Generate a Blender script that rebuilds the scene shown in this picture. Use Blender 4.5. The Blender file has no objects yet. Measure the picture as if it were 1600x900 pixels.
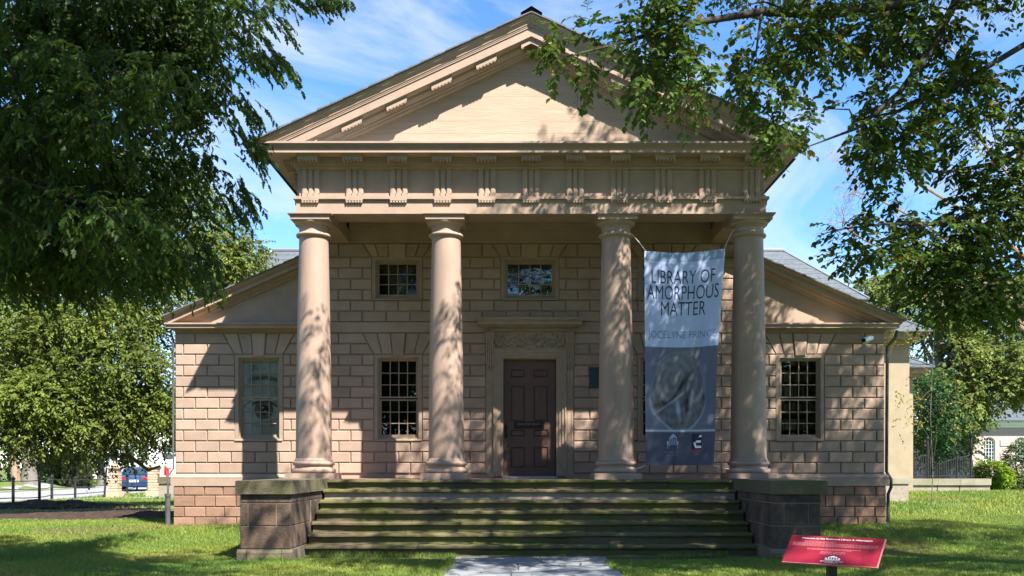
import bpy, math, random
import numpy as np
from mathutils import Vector, Matrix
random.seed(7)
RNG = np.random.default_rng(7)
scene = bpy.context.scene
COL = scene.collection

# ------------------------------------------------------------------ camera
CAMX, CAMY, CAMZ, FPX = -0.22, -18.0, 0.235, 1464.0
VPX, VPY = 812.0, 730.0          # vanishing point in the 1600 x 900 photograph
cam_data = bpy.data.cameras.new("camera")
cam_data.sensor_width = 36.0
cam_data.lens = 36.0 * FPX / 1600.0
cam_data.shift_x = -(VPX - 800.0) / 1600.0
cam_data.shift_y = (VPY - 450.0) / 1600.0
cam_data.clip_start = 0.1
cam_data.clip_end = 3000.0
cam = bpy.data.objects.new("camera", cam_data)
cam.location = (CAMX, CAMY, CAMZ)
cam.rotation_euler = (math.radians(90), 0, 0)
COL.objects.link(cam)
scene.camera = cam

# ------------------------------------------------------------------ light
SUN_TO = Vector((2.37, -3.0, 4.65)).normalized()
SUN_EL = math.asin(SUN_TO.z)
SUN_AZ = math.atan2(SUN_TO.x, SUN_TO.y)
sun_data = bpy.data.lights.new("sun", 'SUN')
sun_data.energy = 4.45
sun_data.angle = math.radians(0.53)
sun_data.color = (1.0, 0.95, 0.87)
sun = bpy.data.objects.new("sun", sun_data)
sun.location = (20, -26, 42)
sun.rotation_euler = (-SUN_TO).to_track_quat('-Z', 'Y').to_euler()
COL.objects.link(sun)

world = bpy.data.worlds.new("World")
scene.world = world
world.use_nodes = True
wn, wl = world.node_tree.nodes, world.node_tree.links
wn.clear()
w_out = wn.new('ShaderNodeOutputWorld')
w_bg = wn.new('ShaderNodeBackground')
w_bg.inputs['Strength'].default_value = 0.1
w_sky = wn.new('ShaderNodeTexSky')
w_sky.sky_type = 'NISHITA'
w_sky.sun_disc = False
w_sky.sun_elevation = SUN_EL
w_sky.sun_rotation = SUN_AZ
w_sky.air_density = 0.75
w_sky.dust_density = 0.05
w_sky.ozone_density = 1.8
# thin wind-drawn clouds
w_co = wn.new('ShaderNodeTexCoord')
w_map = wn.new('ShaderNodeMapping')
w_map.inputs['Rotation'].default_value = (0, math.radians(32), 0)
w_map.inputs['Scale'].default_value = (2.0, 1.6, 4.2)
w_map.inputs['Location'].default_value = (0.55, 0.3, 0.1)
wl.new(w_co.outputs['Generated'], w_map.inputs[0])
w_n1 = wn.new('ShaderNodeTexNoise')
w_n1.inputs['Scale'].default_value = 1.5
w_n1.inputs['Detail'].default_value = 9
w_n1.inputs['Roughness'].default_value = 0.62
w_n1.inputs['Distortion'].default_value = 0.9
wl.new(w_map.outputs[0], w_n1.inputs['Vector'])
w_rmp = wn.new('ShaderNodeValToRGB')
w_rmp.color_ramp.elements[0].position = 0.475
w_rmp.color_ramp.elements[0].color = (0, 0, 0, 1)
w_rmp.color_ramp.elements[1].position = 0.74
w_rmp.color_ramp.elements[1].color = (0.85, 0.85, 0.85, 1)
wl.new(w_n1.outputs['Fac'], w_rmp.inputs[0])
w_mix = wn.new('ShaderNodeMix'); w_mix.data_type = 'RGBA'
wl.new(w_rmp.outputs[0], w_mix.inputs['Factor'])
w_hue = wn.new('ShaderNodeHueSaturation')
w_hue.inputs['Saturation'].default_value = 1.2
wl.new(w_sky.outputs[0], w_hue.inputs['Color'])
wl.new(w_hue.outputs[0], w_mix.inputs['A'])
w_mix.inputs['B'].default_value = (3.0, 3.12, 3.25, 1)
wl.new(w_mix.outputs['Result'], w_bg.inputs['Color'])
wl.new(w_bg.outputs[0], w_out.inputs[0])

scene.view_settings.view_transform = 'Standard'
scene.view_settings.look = 'None'
scene.view_settings.gamma = 1.0
scene.view_settings.use_curve_mapping = False
scene.view_settings.exposure = 1.82
scene.render.engine = 'CYCLES'
scene.cycles.max_bounces = 6
scene.cycles.transparent_max_bounces = 12
scene.cycles.use_denoising = True

def wx(px, Y): return CAMX + (px - VPX) * (Y - CAMY) / FPX
def wz(py, Y): return CAMZ + (VPY - py) * (Y - CAMY) / FPX

# ------------------------------------------------------------------ materials
MATS = {}
def mat(name, c1, c2=None, scale=6.0, rough=0.8, bump=0.0, bscale=60.0, rnd=0.0, metal=0.0, spec=0.3,
        c3=None, scale3=1.5, lo3=0.5, hi3=0.65, stretch=None, transl=None, attr=None, coat=0.0, lo=0.35, hi=0.65):
    m = bpy.data.materials.new(name); m.use_nodes = True
    n, l = m.node_tree.nodes, m.node_tree.links
    b = n['Principled BSDF']
    b.inputs['Roughness'].default_value = rough
    b.inputs['Metallic'].default_value = metal
    b.inputs['Specular IOR Level'].default_value = spec
    b.inputs['Coat Weight'].default_value = coat
    geo = n.new('ShaderNodeNewGeometry')
    vec = geo.outputs['Position']
    if stretch:
        mp = n.new('ShaderNodeMapping'); mp.inputs['Scale'].default_value = stretch
        l.new(vec, mp.inputs[0]); vec = mp.outputs[0]
    def noise(s, d=6, r=0.6):
        t = n.new('ShaderNodeTexNoise'); t.inputs['Scale'].default_value = s
        t.inputs['Detail'].default_value = d; t.inputs['Roughness'].default_value = r
        l.new(vec, t.inputs['Vector']); return t.outputs['Fac']
    def mixc(f, a, bb):
        x = n.new('ShaderNodeMix'); x.data_type = 'RGBA'
        l.new(f, x.inputs['Factor'])
        for sock, v in ((x.inputs['A'], a), (x.inputs['B'], bb)):
            if isinstance(v, tuple): sock.default_value = (*v, 1)
            else: l.new(v, sock)
        return x.outputs['Result']
    def ramp(f, lo, hi):
        r = n.new('ShaderNodeMapRange'); r.inputs['From Min'].default_value = lo; r.inputs['From Max'].default_value = hi
        r.clamp = True; l.new(f, r.inputs['Value']); return r.outputs['Result']
    col = tuple(c1)
    if attr:
        a = n.new('ShaderNodeAttribute'); a.attribute_name = attr
        col = a.outputs['Color']
    if c2 is not None:
        col = mixc(ramp(noise(scale), lo, hi), col, tuple(c2))
    if c3 is not None:
        col = mixc(ramp(noise(scale3, 8, 0.65), lo3, hi3), col, tuple(c3))
    if rnd:
        oi = n.new('ShaderNodeObjectInfo')
        r = n.new('ShaderNodeMapRange'); r.inputs['To Min'].default_value = 1 - rnd; r.inputs['To Max'].default_value = 1 + rnd
        l.new(oi.outputs['Random'], r.inputs['Value'])
        h = n.new('ShaderNodeHueSaturation'); l.new(r.outputs['Result'], h.inputs['Value'])
        if isinstance(col, tuple): h.inputs['Color'].default_value = (*col, 1)
        else: l.new(col, h.inputs['Color'])
        col = h.outputs['Color']
    if isinstance(col, tuple): b.inputs['Base Color'].default_value = (*col, 1)
    else: l.new(col, b.inputs['Base Color'])
    if bump:
        bp = n.new('ShaderNodeBump'); bp.inputs['Strength'].default_value = bump; bp.inputs['Distance'].default_value = 0.02
        l.new(noise(bscale, 5, 0.6), bp.inputs['Height']); l.new(bp.outputs[0], b.inputs['Normal'])
    if transl is not None:
        tr = n.new('ShaderNodeBsdfTranslucent')
        hs = n.new('ShaderNodeHueSaturation'); hs.inputs['Value'].default_value = 1.25; hs.inputs['Hue'].default_value = 0.485
        if isinstance(col, tuple): hs.inputs['Color'].default_value = (*col, 1)
        else: l.new(col, hs.inputs['Color'])
        l.new(hs.outputs[0], tr.inputs['Color'])
        mx = n.new('ShaderNodeMixShader'); mx.inputs[0].default_value = transl
        l.new(b.outputs[0], mx.inputs[1]); l.new(tr.outputs[0], mx.inputs[2])
        l.new(mx.outputs[0], n['Material Output'].inputs['Surface'])
    MATS[name] = m
    return m

paint   = mat('sand_paint', (0.37, 0.267, 0.202), (0.315, 0.225, 0.17), 3.0, 0.62, 0.18, 35, 0.0, c3=(0.36, 0.25, 0.185), scale3=0.9, lo3=0.56, hi3=0.72)
paintb  = mat('sanded_paint_block', (0.38, 0.272, 0.207), (0.325, 0.23, 0.175), 4.0, 0.68, 0.3, 45, 0.10, c3=(0.33, 0.225, 0.165), scale3=1.2, lo3=0.56, hi3=0.74)
joint   = mat('joint_paint', (0.35, 0.25, 0.195), None, rough=0.8)
colpaint= mat('column_paint', (0.36, 0.257, 0.2), (0.30, 0.212, 0.166), 2.2, 0.55, 0.2, 28, 0.0, stretch=(1, 1, 0.35), c3=(0.30, 0.205, 0.165), scale3=1.6, lo3=0.52, hi3=0.75)
tymp    = mat('boarded_paint', (0.42, 0.3, 0.22), (0.365, 0.258, 0.187), 2.0, 0.65, 0.3, 9, 0.0, stretch=(0.5, 1, 4))
brown   = mat('brownstone', (0.25, 0.145, 0.10), (0.31, 0.185, 0.125), 5.0, 0.85, 0.5, 30, 0.14, stretch=(1, 1, 2.2), c3=(0.20, 0.125, 0.09), scale3=2.5, lo3=0.5, hi3=0.7)
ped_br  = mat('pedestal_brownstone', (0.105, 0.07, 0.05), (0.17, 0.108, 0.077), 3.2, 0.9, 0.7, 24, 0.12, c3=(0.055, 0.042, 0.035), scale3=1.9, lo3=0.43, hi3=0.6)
ped_base= mat('pedestal_base_stone', (0.185, 0.14, 0.1), (0.13, 0.1, 0.068), 4.0, 0.9, 0.6, 26, 0.1, c3=(0.13, 0.14, 0.06), scale3=2.2, lo3=0.5, hi3=0.68)
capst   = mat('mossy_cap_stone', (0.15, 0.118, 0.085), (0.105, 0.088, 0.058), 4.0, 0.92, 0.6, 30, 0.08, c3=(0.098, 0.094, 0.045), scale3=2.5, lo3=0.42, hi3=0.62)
moss    = mat('mossy_step_stone', (0.14, 0.105, 0.072), (0.085, 0.08, 0.038), 2.6, 0.92, 0.7, 26, 0.12, stretch=(0.6, 1, 1), c3=(0.105, 0.115, 0.026), scale3=1.6, lo3=0.4, hi3=0.65)
mortar  = mat('pale_mortar', (0.33, 0.28, 0.23), (0.24, 0.2, 0.16), 12, 0.95)
flag    = mat('bluestone', (0.235, 0.245, 0.255), (0.17, 0.18, 0.19), 5, 0.85, 0.3, 30, 0.12)
slate   = mat('slate', (0.085, 0.095, 0.105), (0.125, 0.13, 0.14), 9, 0.6, 0.4, 30, 0.0, stretch=(1, 1, 3))
slate_l = mat('weathered_slate', (0.085, 0.1, 0.112), (0.125, 0.135, 0.145), 7, 0.6, 0.4, 30, 0.0, stretch=(1.5, 1.5, 5), c3=(0.065, 0.08, 0.09), scale3=5, lo3=0.45, hi3=0.6)
ridgest = mat('ridge_stone', (0.22, 0.2, 0.18), (0.16, 0.145, 0.13), 9, 0.8, 0.4, 30)
flash   = mat('lead_flashing', (0.3, 0.31, 0.32), None, rough=0.45, metal=0.6)
dark_in = mat('dark_interior', (0.018, 0.016, 0.014), None, rough=0.9)
doorm   = mat('door_paint', (0.135, 0.07, 0.054), (0.11, 0.058, 0.046), 5, 0.45, 0.1, 50)
sashm   = mat('sash_paint', (0.33, 0.25, 0.185), (0.29, 0.215, 0.16), 6, 0.55)
trimm   = mat('door_trim_paint', (0.37, 0.275, 0.195), (0.31, 0.225, 0.16), 6, 0.6, 0.15, 40)
black   = mat('black_metal', (0.012, 0.012, 0.013), None, rough=0.4, metal=0.2)
iron    = mat('black_iron', (0.016, 0.017, 0.018), (0.03, 0.03, 0.032), 20, 0.5)
bronze  = mat('verdigris_bronze', (0.045, 0.085, 0.09), (0.03, 0.055, 0.06), 15, 0.6, 0.3, 60, metal=0.3)
marble  = mat('marble_sill', (0.42, 0.45, 0.47), (0.33, 0.35, 0.37), 8, 0.5)
pipe    = mat('downpipe_paint', (0.06, 0.058, 0.06), (0.09, 0.085, 0.085), 8, 0.55)
piper   = mat('grey_downpipe_paint', (0.10, 0.10, 0.11), (0.07, 0.072, 0.08), 8, 0.5)
whitep  = mat('white_plastic', (0.75, 0.77, 0.78), None, rough=0.35)
red     = mat('red_sign_print', (0.24, 0.014, 0.028), (0.2, 0.011, 0.028), 2.5, 0.4, coat=0.1)
white   = mat('white_print', (0.75, 0.74, 0.74), None, rough=0.5)
pinkp   = mat('pale_pink_print', (0.42, 0.14, 0.15), None, rough=0.5)
redp    = mat('red_print', (0.4, 0.05, 0.06), None, rough=0.5)
navy    = mat('navy_print', (0.02, 0.028, 0.07), None, rough=0.7)
greyp   = mat('blue_grey_print', (0.2, 0.26, 0.4), None, rough=0.7)
palep   = mat('pale_blue_print', (0.42, 0.5, 0.66), None, rough=0.7)
bark    = mat('beech_bark', (0.11, 0.095, 0.08), (0.165, 0.15, 0.13), 5, 0.9, 0.6, 30, stretch=(1, 1, 0.4))
bark_w  = mat('warm_bark', (0.2, 0.12, 0.075), (0.28, 0.2, 0.14), 3, 0.9, 0.8, 14, stretch=(2, 2, 0.5))
twigm   = mat('twig_bark', (0.05, 0.042, 0.035), None, rough=0.9)
leafm   = mat('leaf', (0.05, 0.09, 0.02), None, rough=0.5, spec=0.22, transl=0.4, attr='Col')
leafsoft= mat('far_leaf', (0.05, 0.09, 0.02), None, rough=0.6, spec=0.15, transl=0.38, attr='Col')
bladem  = mat('grass_blade', (0.06, 0.12, 0.02), None, rough=0.5, spec=0.3, transl=0.35, attr='Col')
lawnm   = mat('lawn_turf', (0.11, 0.14, 0.03), (0.075, 0.11, 0.022), 3, 0.95, 0.8, 40, c3=(0.10, 0.115, 0.035), scale3=0.7, lo3=0.5, hi3=0.7)
roadm   = mat('worn_asphalt', (0.26, 0.255, 0.25), (0.21, 0.207, 0.205), 4, 0.9, 0.3, 60)
mulchm  = mat('bark_mulch', (0.06, 0.036, 0.025), (0.022, 0.015, 0.011), 7, 0.95, 1.0, 25)
gravelm = mat('trodden_path', (0.17, 0.14, 0.105), (0.12, 0.098, 0.07), 9, 0.95, 0.6, 30)
cream   = mat('cream_stucco', (0.34, 0.275, 0.185), (0.29, 0.235, 0.155), 3, 0.8, 0.2, 30)
gatest  = mat('gate_pier_stone', (0.5, 0.37, 0.26), (0.42, 0.31, 0.22), 6, 0.85, 0.4, 30)
concrete= mat('garden_wall_stone', (0.3, 0.27, 0.21), (0.22, 0.2, 0.15), 3, 0.9, 0.4, 20, c3=(0.2, 0.2, 0.12), scale3=1.2)
whitew  = mat('white_clapboard', (0.75, 0.75, 0.73), None, rough=0.7)
carblue = mat('dark_blue_car_paint', (0.012, 0.035, 0.085), None, rough=0.25, spec=0.5, coat=0.8)
cargrey = mat('dark_grey_car_paint', (0.03, 0.03, 0.035), None, rough=0.25, spec=0.5, coat=0.8)
rubber  = mat('tyre_rubber', (0.015, 0.015, 0.015), None, rough=0.9)
chrome  = mat('bright_metal', (0.6, 0.6, 0.62), None, rough=0.25, metal=1.0)
tailred = mat('tail_light_red', (0.45, 0.01, 0.012), None, rough=0.2, coat=0.6)
lampw   = mat('head_light_clear', (0.7, 0.72, 0.75), None, rough=0.15)
carglass= mat('dark_car_glass', (0.02, 0.035, 0.05), None, rough=0.08, spec=0.8)
bookm   = mat('book_spines', (0.1, 0.055, 0.04), None, rough=0.7, attr='Col')
eyem    = mat('printed_film', (0.4, 0.4, 0.4), None, rough=0.55, attr='Col')
clothm  = mat('printed_banner_cloth', (0.4, 0.4, 0.4), None, rough=0.75, attr='Col', transl=0.18)
cordm   = mat('pale_cord', (0.45, 0.43, 0.38), None, rough=0.8)
pinkst  = mat('pink_ashlar', (0.46, 0.36, 0.33), (0.4, 0.31, 0.285), 5, 0.8, 0.2, 30)
flagred = mat('red_cloth', (0.5, 0.03, 0.05), None, rough=0.8)

def glass_mat():
    m = bpy.data.materials.new('window_glass'); m.use_nodes = True
    n, l = m.node_tree.nodes, m.node_tree.links
    n.remove(n['Principled BSDF'])
    fr = n.new('ShaderNodeFresnel'); fr.inputs['IOR'].default_value = 1.62
    geo = n.new('ShaderNodeNewGeometry')
    nz = n.new('ShaderNodeTexNoise'); nz.inputs['Scale'].default_value = 3.0
    l.new(geo.outputs['Position'], nz.inputs['Vector'])
    bp = n.new('ShaderNodeBump'); bp.inputs['Strength'].default_value = 0.12; bp.inputs['Distance'].default_value = 0.05
    l.new(nz.outputs['Fac'], bp.inputs['Height'])
    tr = n.new('ShaderNodeBsdfTransparent'); tr.inputs['Color'].default_value = (0.93, 0.945, 0.945, 1)
    gl = n.new('ShaderNodeBsdfGlossy'); gl.inputs['Roughness'].default_value = 0.02
    l.new(bp.outputs[0], gl.inputs['Normal'])
    mx = n.new('ShaderNodeMixShader')
    l.new(fr.outputs[0], mx.inputs[0]); l.new(tr.outputs[0], mx.inputs[1]); l.new(gl.outputs[0], mx.inputs[2])
    l.new(mx.outputs[0], n['Material Output'].inputs['Surface'])
    return m
glass = glass_mat()

# ------------------------------------------------------------------ builders
def wloc(o):
    v = Vector(o.location); p = o.parent
    while p: v += p.location; p = p.parent
    return v
def empty(name, loc=(0, 0, 0), parent=None):
    o = bpy.data.objects.new(name, None); COL.objects.link(o)
    o.empty_display_size = 0.2
    if parent: o.parent = parent; o.location = Vector(loc) - wloc(parent)
    else: o.location = loc
    return o
def tag(o, label=None, cat=None, group=None, kind=None):
    if label: o['label'] = label
    if cat: o['category'] = cat
    if group: o['group'] = group
    if kind: o['kind'] = kind
    return o
def link(name, me, m, parent=None, loc=None):
    o = bpy.data.objects.new(name, me); COL.objects.link(o)
    if m is not None and not me.materials: me.materials.append(m)
    if parent: o.parent = parent
    if loc is not None:
        o.location = Vector(loc) - (wloc(parent) if parent else Vector((0, 0, 0)))
    return o
class MB:
    def __init__(s): s.v, s.f = [], []
    def add(s, vs, fs):
        b = len(s.v); s.v += [tuple(v) for v in vs]; s.f += [tuple(b + i for i in f) for f in fs]
    def box(s, x0, x1, y0, y1, z0, z1):
        s.add([(x0,y0,z0),(x1,y0,z0),(x1,y1,z0),(x0,y1,z0),(x0,y0,z1),(x1,y0,z1),(x1,y1,z1),(x0,y1,z1)],
              [(0,3,2,1),(4,5,6,7),(0,1,5,4),(1,2,6,5),(2,3,7,6),(3,0,4,7)])
    def prism(s, poly, y0, y1):          # poly (x,z) counter-clockwise seen from -Y
        n = len(poly)
        s.add([(x,y0,z) for x,z in poly] + [(x,y1,z) for x,z in poly],
              [tuple(range(n)), tuple(range(2*n-1, n-1, -1))] + [(i,n+i,n+(i+1)%n,(i+1)%n) for i in range(n)])
    def prismz(s, poly, z0, z1):         # poly (x,y) counter-clockwise seen from above
        n = len(poly)
        s.add([(x,y,z0) for x,y in poly] + [(x,y,z1) for x,y in poly],
              [tuple(range(n-1,-1,-1)), tuple(range(n, 2*n))] + [(i,(i+1)%n,n+(i+1)%n,n+i) for i in range(n)])
    def profx(s, prof, x0, x1):          # closed profile (y,z) extruded along X
        n = len(prof)
        s.add([(x0,y,z) for y,z in prof] + [(x1,y,z) for y,z in prof],
              [tuple(range(n)), tuple(range(2*n-1, n-1, -1))] + [(i,n+i,n+(i+1)%n,(i+1)%n) for i in range(n)])
    def lathe(s, prof, cx, cy, n=32, z0=0.0):
        b = []
        for r, z in prof:
            for k in range(n):
                a = 2*math.pi*k/n; b.append((cx+r*math.cos(a), cy+r*math.sin(a), z0+z))
        fs = []
        for j in range(len(prof)-1):
            for k in range(n):
                k2 = (k+1) % n
                fs.append((j*n+k, j*n+k2, (j+1)*n+k2, (j+1)*n+k))
        fs.append(tuple(range(n-1,-1,-1))); fs.append(tuple((len(prof)-1)*n+k for k in range(n)))
        s.add(b, fs)
    def tube(s, pts, rad, n=8):
        pts = [Vector(p) for p in pts]
        if not hasattr(rad, '__len__'): rad = [rad]*len(pts)
        b, fs = [], []
        up = Vector((0.13, 0.31, 0.94))
        for i, p in enumerate(pts):
            t = (pts[min(i+1,len(pts)-1)] - pts[max(i-1,0)]).normalized()
            a = t.cross(up)
            if a.length < 1e-3: a = t.cross(Vector((1,0,0)))
            a.normalize(); c = t.cross(a)
            for k in range(n):
                th = 2*math.pi*k/n
                b.append(p + a*(rad[i]*math.cos(th)) + c*(rad[i]*math.sin(th)))
        for i in range(len(pts)-1):
            for k in range(n):
                k2 = (k+1) % n
                fs.append((i*n+k, (i+1)*n+k, (i+1)*n+k2, i*n+k2))
        fs.append(tuple(range(n))); fs.append(tuple(range(len(pts)*n-1, (len(pts)-1)*n-1, -1)))
        s.add(b, fs)
    def mesh(s, name, m, off=(0,0,0), smooth=None):
        me = bpy.data.meshes.new(name)
        o = off
        me.from_pydata([(x-o[0], y-o[1], z-o[2]) for x,y,z in s.v], [], s.f)
        if smooth is not None:
            me.polygons.foreach_set('use_smooth', [True]*len(me.polygons))
            me.set_sharp_from_angle(angle=math.radians(smooth))
        me.materials.append(m); me.update()
        return me
    def build(s, name, m, parent=None, smooth=None, loc=None):
        if loc is None:
            if parent: loc = wloc(parent)
            else:
                a = np.array(s.v); loc = ((a[:,0].min()+a[:,0].max())/2, (a[:,1].min()+a[:,1].max())/2, a[:,2].min())
        me = s.mesh(name, m, loc, smooth)
        return link(name, me, None, parent, loc)
def arc(cx, cz, r, a0, a1, n):
    return [(cx + r*math.cos(math.radians(a0+(a1-a0)*i/n)), cz + r*math.sin(math.radians(a0+(a1-a0)*i/n))) for i in range(n+1)]
def block(mb, poly, yb, yf, ch=0.014):   # a dressed stone: bevelled front, poly (x,z) ccw, front towards -Y
    n = len(poly); cx = sum(p[0] for p in poly)/n; cz = sum(p[1] for p in poly)/n
    ins = []
    for i in range(n):
        p0, p, p1 = Vector(poly[i-1]), Vector(poly[i]), Vector(poly[(i+1)%n])
        e0 = (p-p0).normalized(); e1 = (p1-p).normalized()
        n0 = Vector((-e0.y, e0.x)); n1 = Vector((-e1.y, e1.x))
        d = n0 + n1; k = ch * 2.0 / max(d.length_squared, 0.3)
        ins.append((p.x + d.x*k, p.y + d.y*k))
    ym = yf + ch*1.3
    mb.add([(x,yb,z) for x,z in poly] + [(x,ym,z) for x,z in poly] + [(x,yf,z) for x,z in ins],
           [(i,(i+1)%n,n+(i+1)%n,n+i) for i in range(n)] + [(n+i,n+(i+1)%n,2*n+(i+1)%n,2*n+i) for i in range(n)] + [tuple(range(2*n,3*n))])
BLOCKS = {}
def place_block(name, poly, yb, yf, m, parent, ch=0.014):
    ox, oz = poly[0]
    key = (name, m.name, round(yb-yf,3)) + tuple(round(c,3) for p in poly for c in (p[0]-ox, p[1]-oz))
    if key not in BLOCKS:
        mb = MB(); block(mb, [(p[0]-ox, p[1]-oz) for p in poly], yb-yf, 0.0, ch)
        BLOCKS[key] = mb.mesh(name, m)
    return link(name, BLOCKS[key], None, parent, (ox, yf+random.uniform(-.003,.003), oz))
def text_mesh(body, width=None, height=None, offset=0.0, align='LEFT'):
    cu = bpy.data.curves.new('lettering', 'FONT'); cu.body = body; cu.size = 1.0; cu.offset = offset
    cu.resolution_u = 3; cu.align_x = align; cu.fill_mode = 'FRONT'
    ob = bpy.data.objects.new('lettering', cu)
    me = bpy.data.meshes.new_from_object(ob)
    v = np.zeros(len(me.vertices)*3); me.vertices.foreach_get('co', v); v = v.reshape(-1,3)
    fs = [tuple(p.vertices) for p in me.polygons]
    bpy.data.objects.remove(ob); bpy.data.curves.remove(cu); bpy.data.meshes.remove(me)
    mn, mx = v.min(0), v.max(0)
    v[:,0] -= mn[0]; v[:,1] -= mn[1]
    w, h = mx[0]-mn[0], mx[1]-mn[1]
    sx = width/w if width else (height/h if height else 1); sy = height/h if height else sx
    v[:,0] *= sx; v[:,1] *= sy
    return v[:,:2], fs
def colattr(me, cols):
    a = me.color_attributes.new('Col', 'FLOAT_COLOR', 'POINT')
    c = np.ones((len(cols),4), dtype=np.float32); c[:,:3] = cols
    a.data.foreach_set('color', c.ravel())
def fast_mesh(name, V, F, m, cols=None, smooth=False):   # V (n,3) float, F (k,3) int triangles
    me = bpy.data.meshes.new(name)
    me.vertices.add(len(V)); me.vertices.foreach_set('co', np.ascontiguousarray(V, dtype=np.float32).ravel())
    me.loops.add(F.size); me.loops.foreach_set('vertex_index', np.ascontiguousarray(F, dtype=np.int32).ravel())
    me.polygons.add(len(F)); me.polygons.foreach_set('loop_start', np.arange(0, F.size, 3, dtype=np.int32))
    me.update(calc_edges=True)
    if smooth: me.polygons.foreach_set('use_smooth', np.ones(len(F), dtype=bool))
    if cols is not None: colattr(me, cols)
    me.materials.append(m)
    return me
def smooth01(t): t = np.clip(t, 0, 1); return t*t*(3-2*t)
# ================================================================== the library
YW = 2.41            # front wall plane
ZC, PC = 0.096, 0.2355
def zr(k): return ZC + PC*k
B = empty('library_building', (0, YW, -1.05))
tag(B, 'tan wooden library with a four columned portico, pediment and low side wings', 'library')
HALF = 7.72
WIN = []   # (name centre, half width, z0, z1, cols, rows)
for c in (-5.893, -2.862, 2.862, 5.88): WIN.append((c, 0.52, zr(3), zr(11), 4, 6))
for c in (-2.885, 2.885): WIN.append((c, 0.545, zr(16), zr(20), 4, 3))
WIN.append((0.0, 0.625, zr(16), zr(20), 4, 3))
DOOR_H = 2.605

# ---- wall core with openings
def wall_cells(x0, x1, z0, z1, holes):
    xs = sorted({x0, x1, *[h[0] for h in holes], *[h[1] for h in holes]})
    xs = [x for x in xs if x0 <= x <= x1]
    out = []
    for a, b in zip(xs[:-1], xs[1:]):
        cx = (a+b)/2
        cuts = sorted([(h[2], h[3]) for h in holes if h[0] < cx < h[1]])
        z = z0
        for h0, h1 in cuts:
            if h0 > z: out.append((a, b, z, min(h0, z1)))
            z = max(z, h1)
        if z < z1: out.append((a, b, z, z1))
    return out
holes = [(c-w, c+w, a, b) for c, w, a, b, _, _ in WIN]
mb = MB()
low = [h for h in holes if h[2] < 2] + [(-0.575, 0.575, -0.2, DOOR_H)]
for a, b, c, d in wall_cells(-HALF, HALF, -0.2, 3.19, low): mb.box(a, b, YW, YW+0.34, c, d)
hi = [h for h in holes if h[2] > 3]
for a, b, c, d in wall_cells(-4.5, 4.5, 3.19, 5.45, hi): mb.box(a, b, YW, YW+0.34, c, d)
mb.box(-HALF, -HALF+0.3, YW+0.34, 9.5, -0.2, 3.2); mb.box(HALF-0.3, HALF, YW+0.34, 9.5, -0.2, 3.2)
mb.box(-4.5, -4.2, YW+0.34, 13.0, 2.5, 6.0); mb.box(4.2, 4.5, YW+0.34, 13.0, 2.5, 6.0)
mb.build('wall', joint, B)

# ---- rusticated blocks
segs = []   # (visible width score, poly, material)
def row_obst(k):
    ob = []
    if 3 <= k <= 10:
        for c in (-5.893, -2.862, 2.862, 5.88): ob.append((c-.52, c-.52, c+.52, c+.52))
    if k == 11 or k == 12:
        b0, t0 = (.53, .655) if k == 11 else (.655, .78)
        for c in (-5.893, -2.862, 2.862, 5.88): ob.append((c-b0, c-t0, c+b0, c+t0))
    if k <= 12: ob.append((-.945, -.945, .945, .945))
    if 16 <= k <= 19:
        for c in (-2.885, 2.885): ob.append((c-.545, c-.545, c+.545, c+.545))
        ob.append((-.625, -.625, .625, .625))
    if k == 20:
        for c, w in ((-2.885, .545), (0, .625), (2.885, .545)): ob.append((c-w-.02, c-w-.2, c+w+.02, c+w+.2))
    return sorted(ob)
G = 0.009
wall_blocks = []
for k in range(21):
    if k == 13: continue
    z0, z1 = zr(k)+G, zr(k+1)-G
    if k == 20: z1 = 5.095
    xl, xr = (-HALF, HALF) if k < 13 else (-4.49, 4.49)
    edges = [(xl, xl)]
    for o in row_obst(k): edges += [(o[0], o[1]), (o[2], o[3])]
    edges.append((xr, xr))
    for (lb, lt), (rb, rt) in zip(edges[0::2], edges[1::2]):
        if min(rb-lb, rt-lt) < 0.05: continue
        ph = 0.26 if k % 2 else 0.0
        cuts = [ph + 0.52*n for n in range(-16, 17)]
        lo_, hi_ = max(lb, lt), min(rb, rt)
        cuts = [c for c in cuts if lo_+0.13 < c < hi_-0.13]
        pts = [(lb, lt)] + [(c, c) for c in cuts] + [(rb, rt)]
        for (ab, at_), (bb, bt) in zip(pts[:-1], pts[1:]):
            poly = [(ab+G, z0), (bb-G, z0), (bt-G, z1), (at_+G, z1)]
            wall_blocks.append(poly)
# voussoirs and keystones over the windows
keys, vous = [], []
for c in (-5.893, -2.862, 2.862, 5.88):
    z0, z1 = zr(11)+G, zr(13)-G
    if abs(c) < 3 and c > 0: pass
    keys.append([(c-.115, z0-.045), (c+.115, z0-.045), (c+.155, z1), (c-.155, z1)])
    for s in (-1, 1):
        p = [(c+s*.13, z0), (c+s*.345, z0), (c+s*.45, z1), (c+s*.17, z1)]
        q = [(c+s*.36, z0), (c+s*.522, z0), (c+s*.77, z1), (c+s*.465, z1)]
        for a in (p, q): vous.append(a if s > 0 else a[::-1])
for c, w in ((-2.885, .545), (0, .625), (2.885, .545)):
    z0, z1 = zr(20)+G, 5.095
    keys.append([(c-.17, z0-.03), (c+.17, z0-.03), (c+.19, z1), (c-.19, z1)])
    for s in (-1, 1):
        w1 = .19+(w-.19)*.55
        p = [(c+s*.185, z0), (c+s*w1, z0), (c+s*(w1+.09), z1), (c+s*.205, z1)]
        q = [(c+s*(w1+.016), z0), (c+s*(w+.005), z0), (c+s*(w+.185), z1), (c+s*(w1+.106), z1)]
        for a in (p, q): vous.append(a if s > 0 else a[::-1])
for p in keys: place_block('keystone', p, YW, YW-0.06, paintb, B)
for p in vous: place_block('voussoir', p, YW, YW-0.036, paintb, B)
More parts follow.
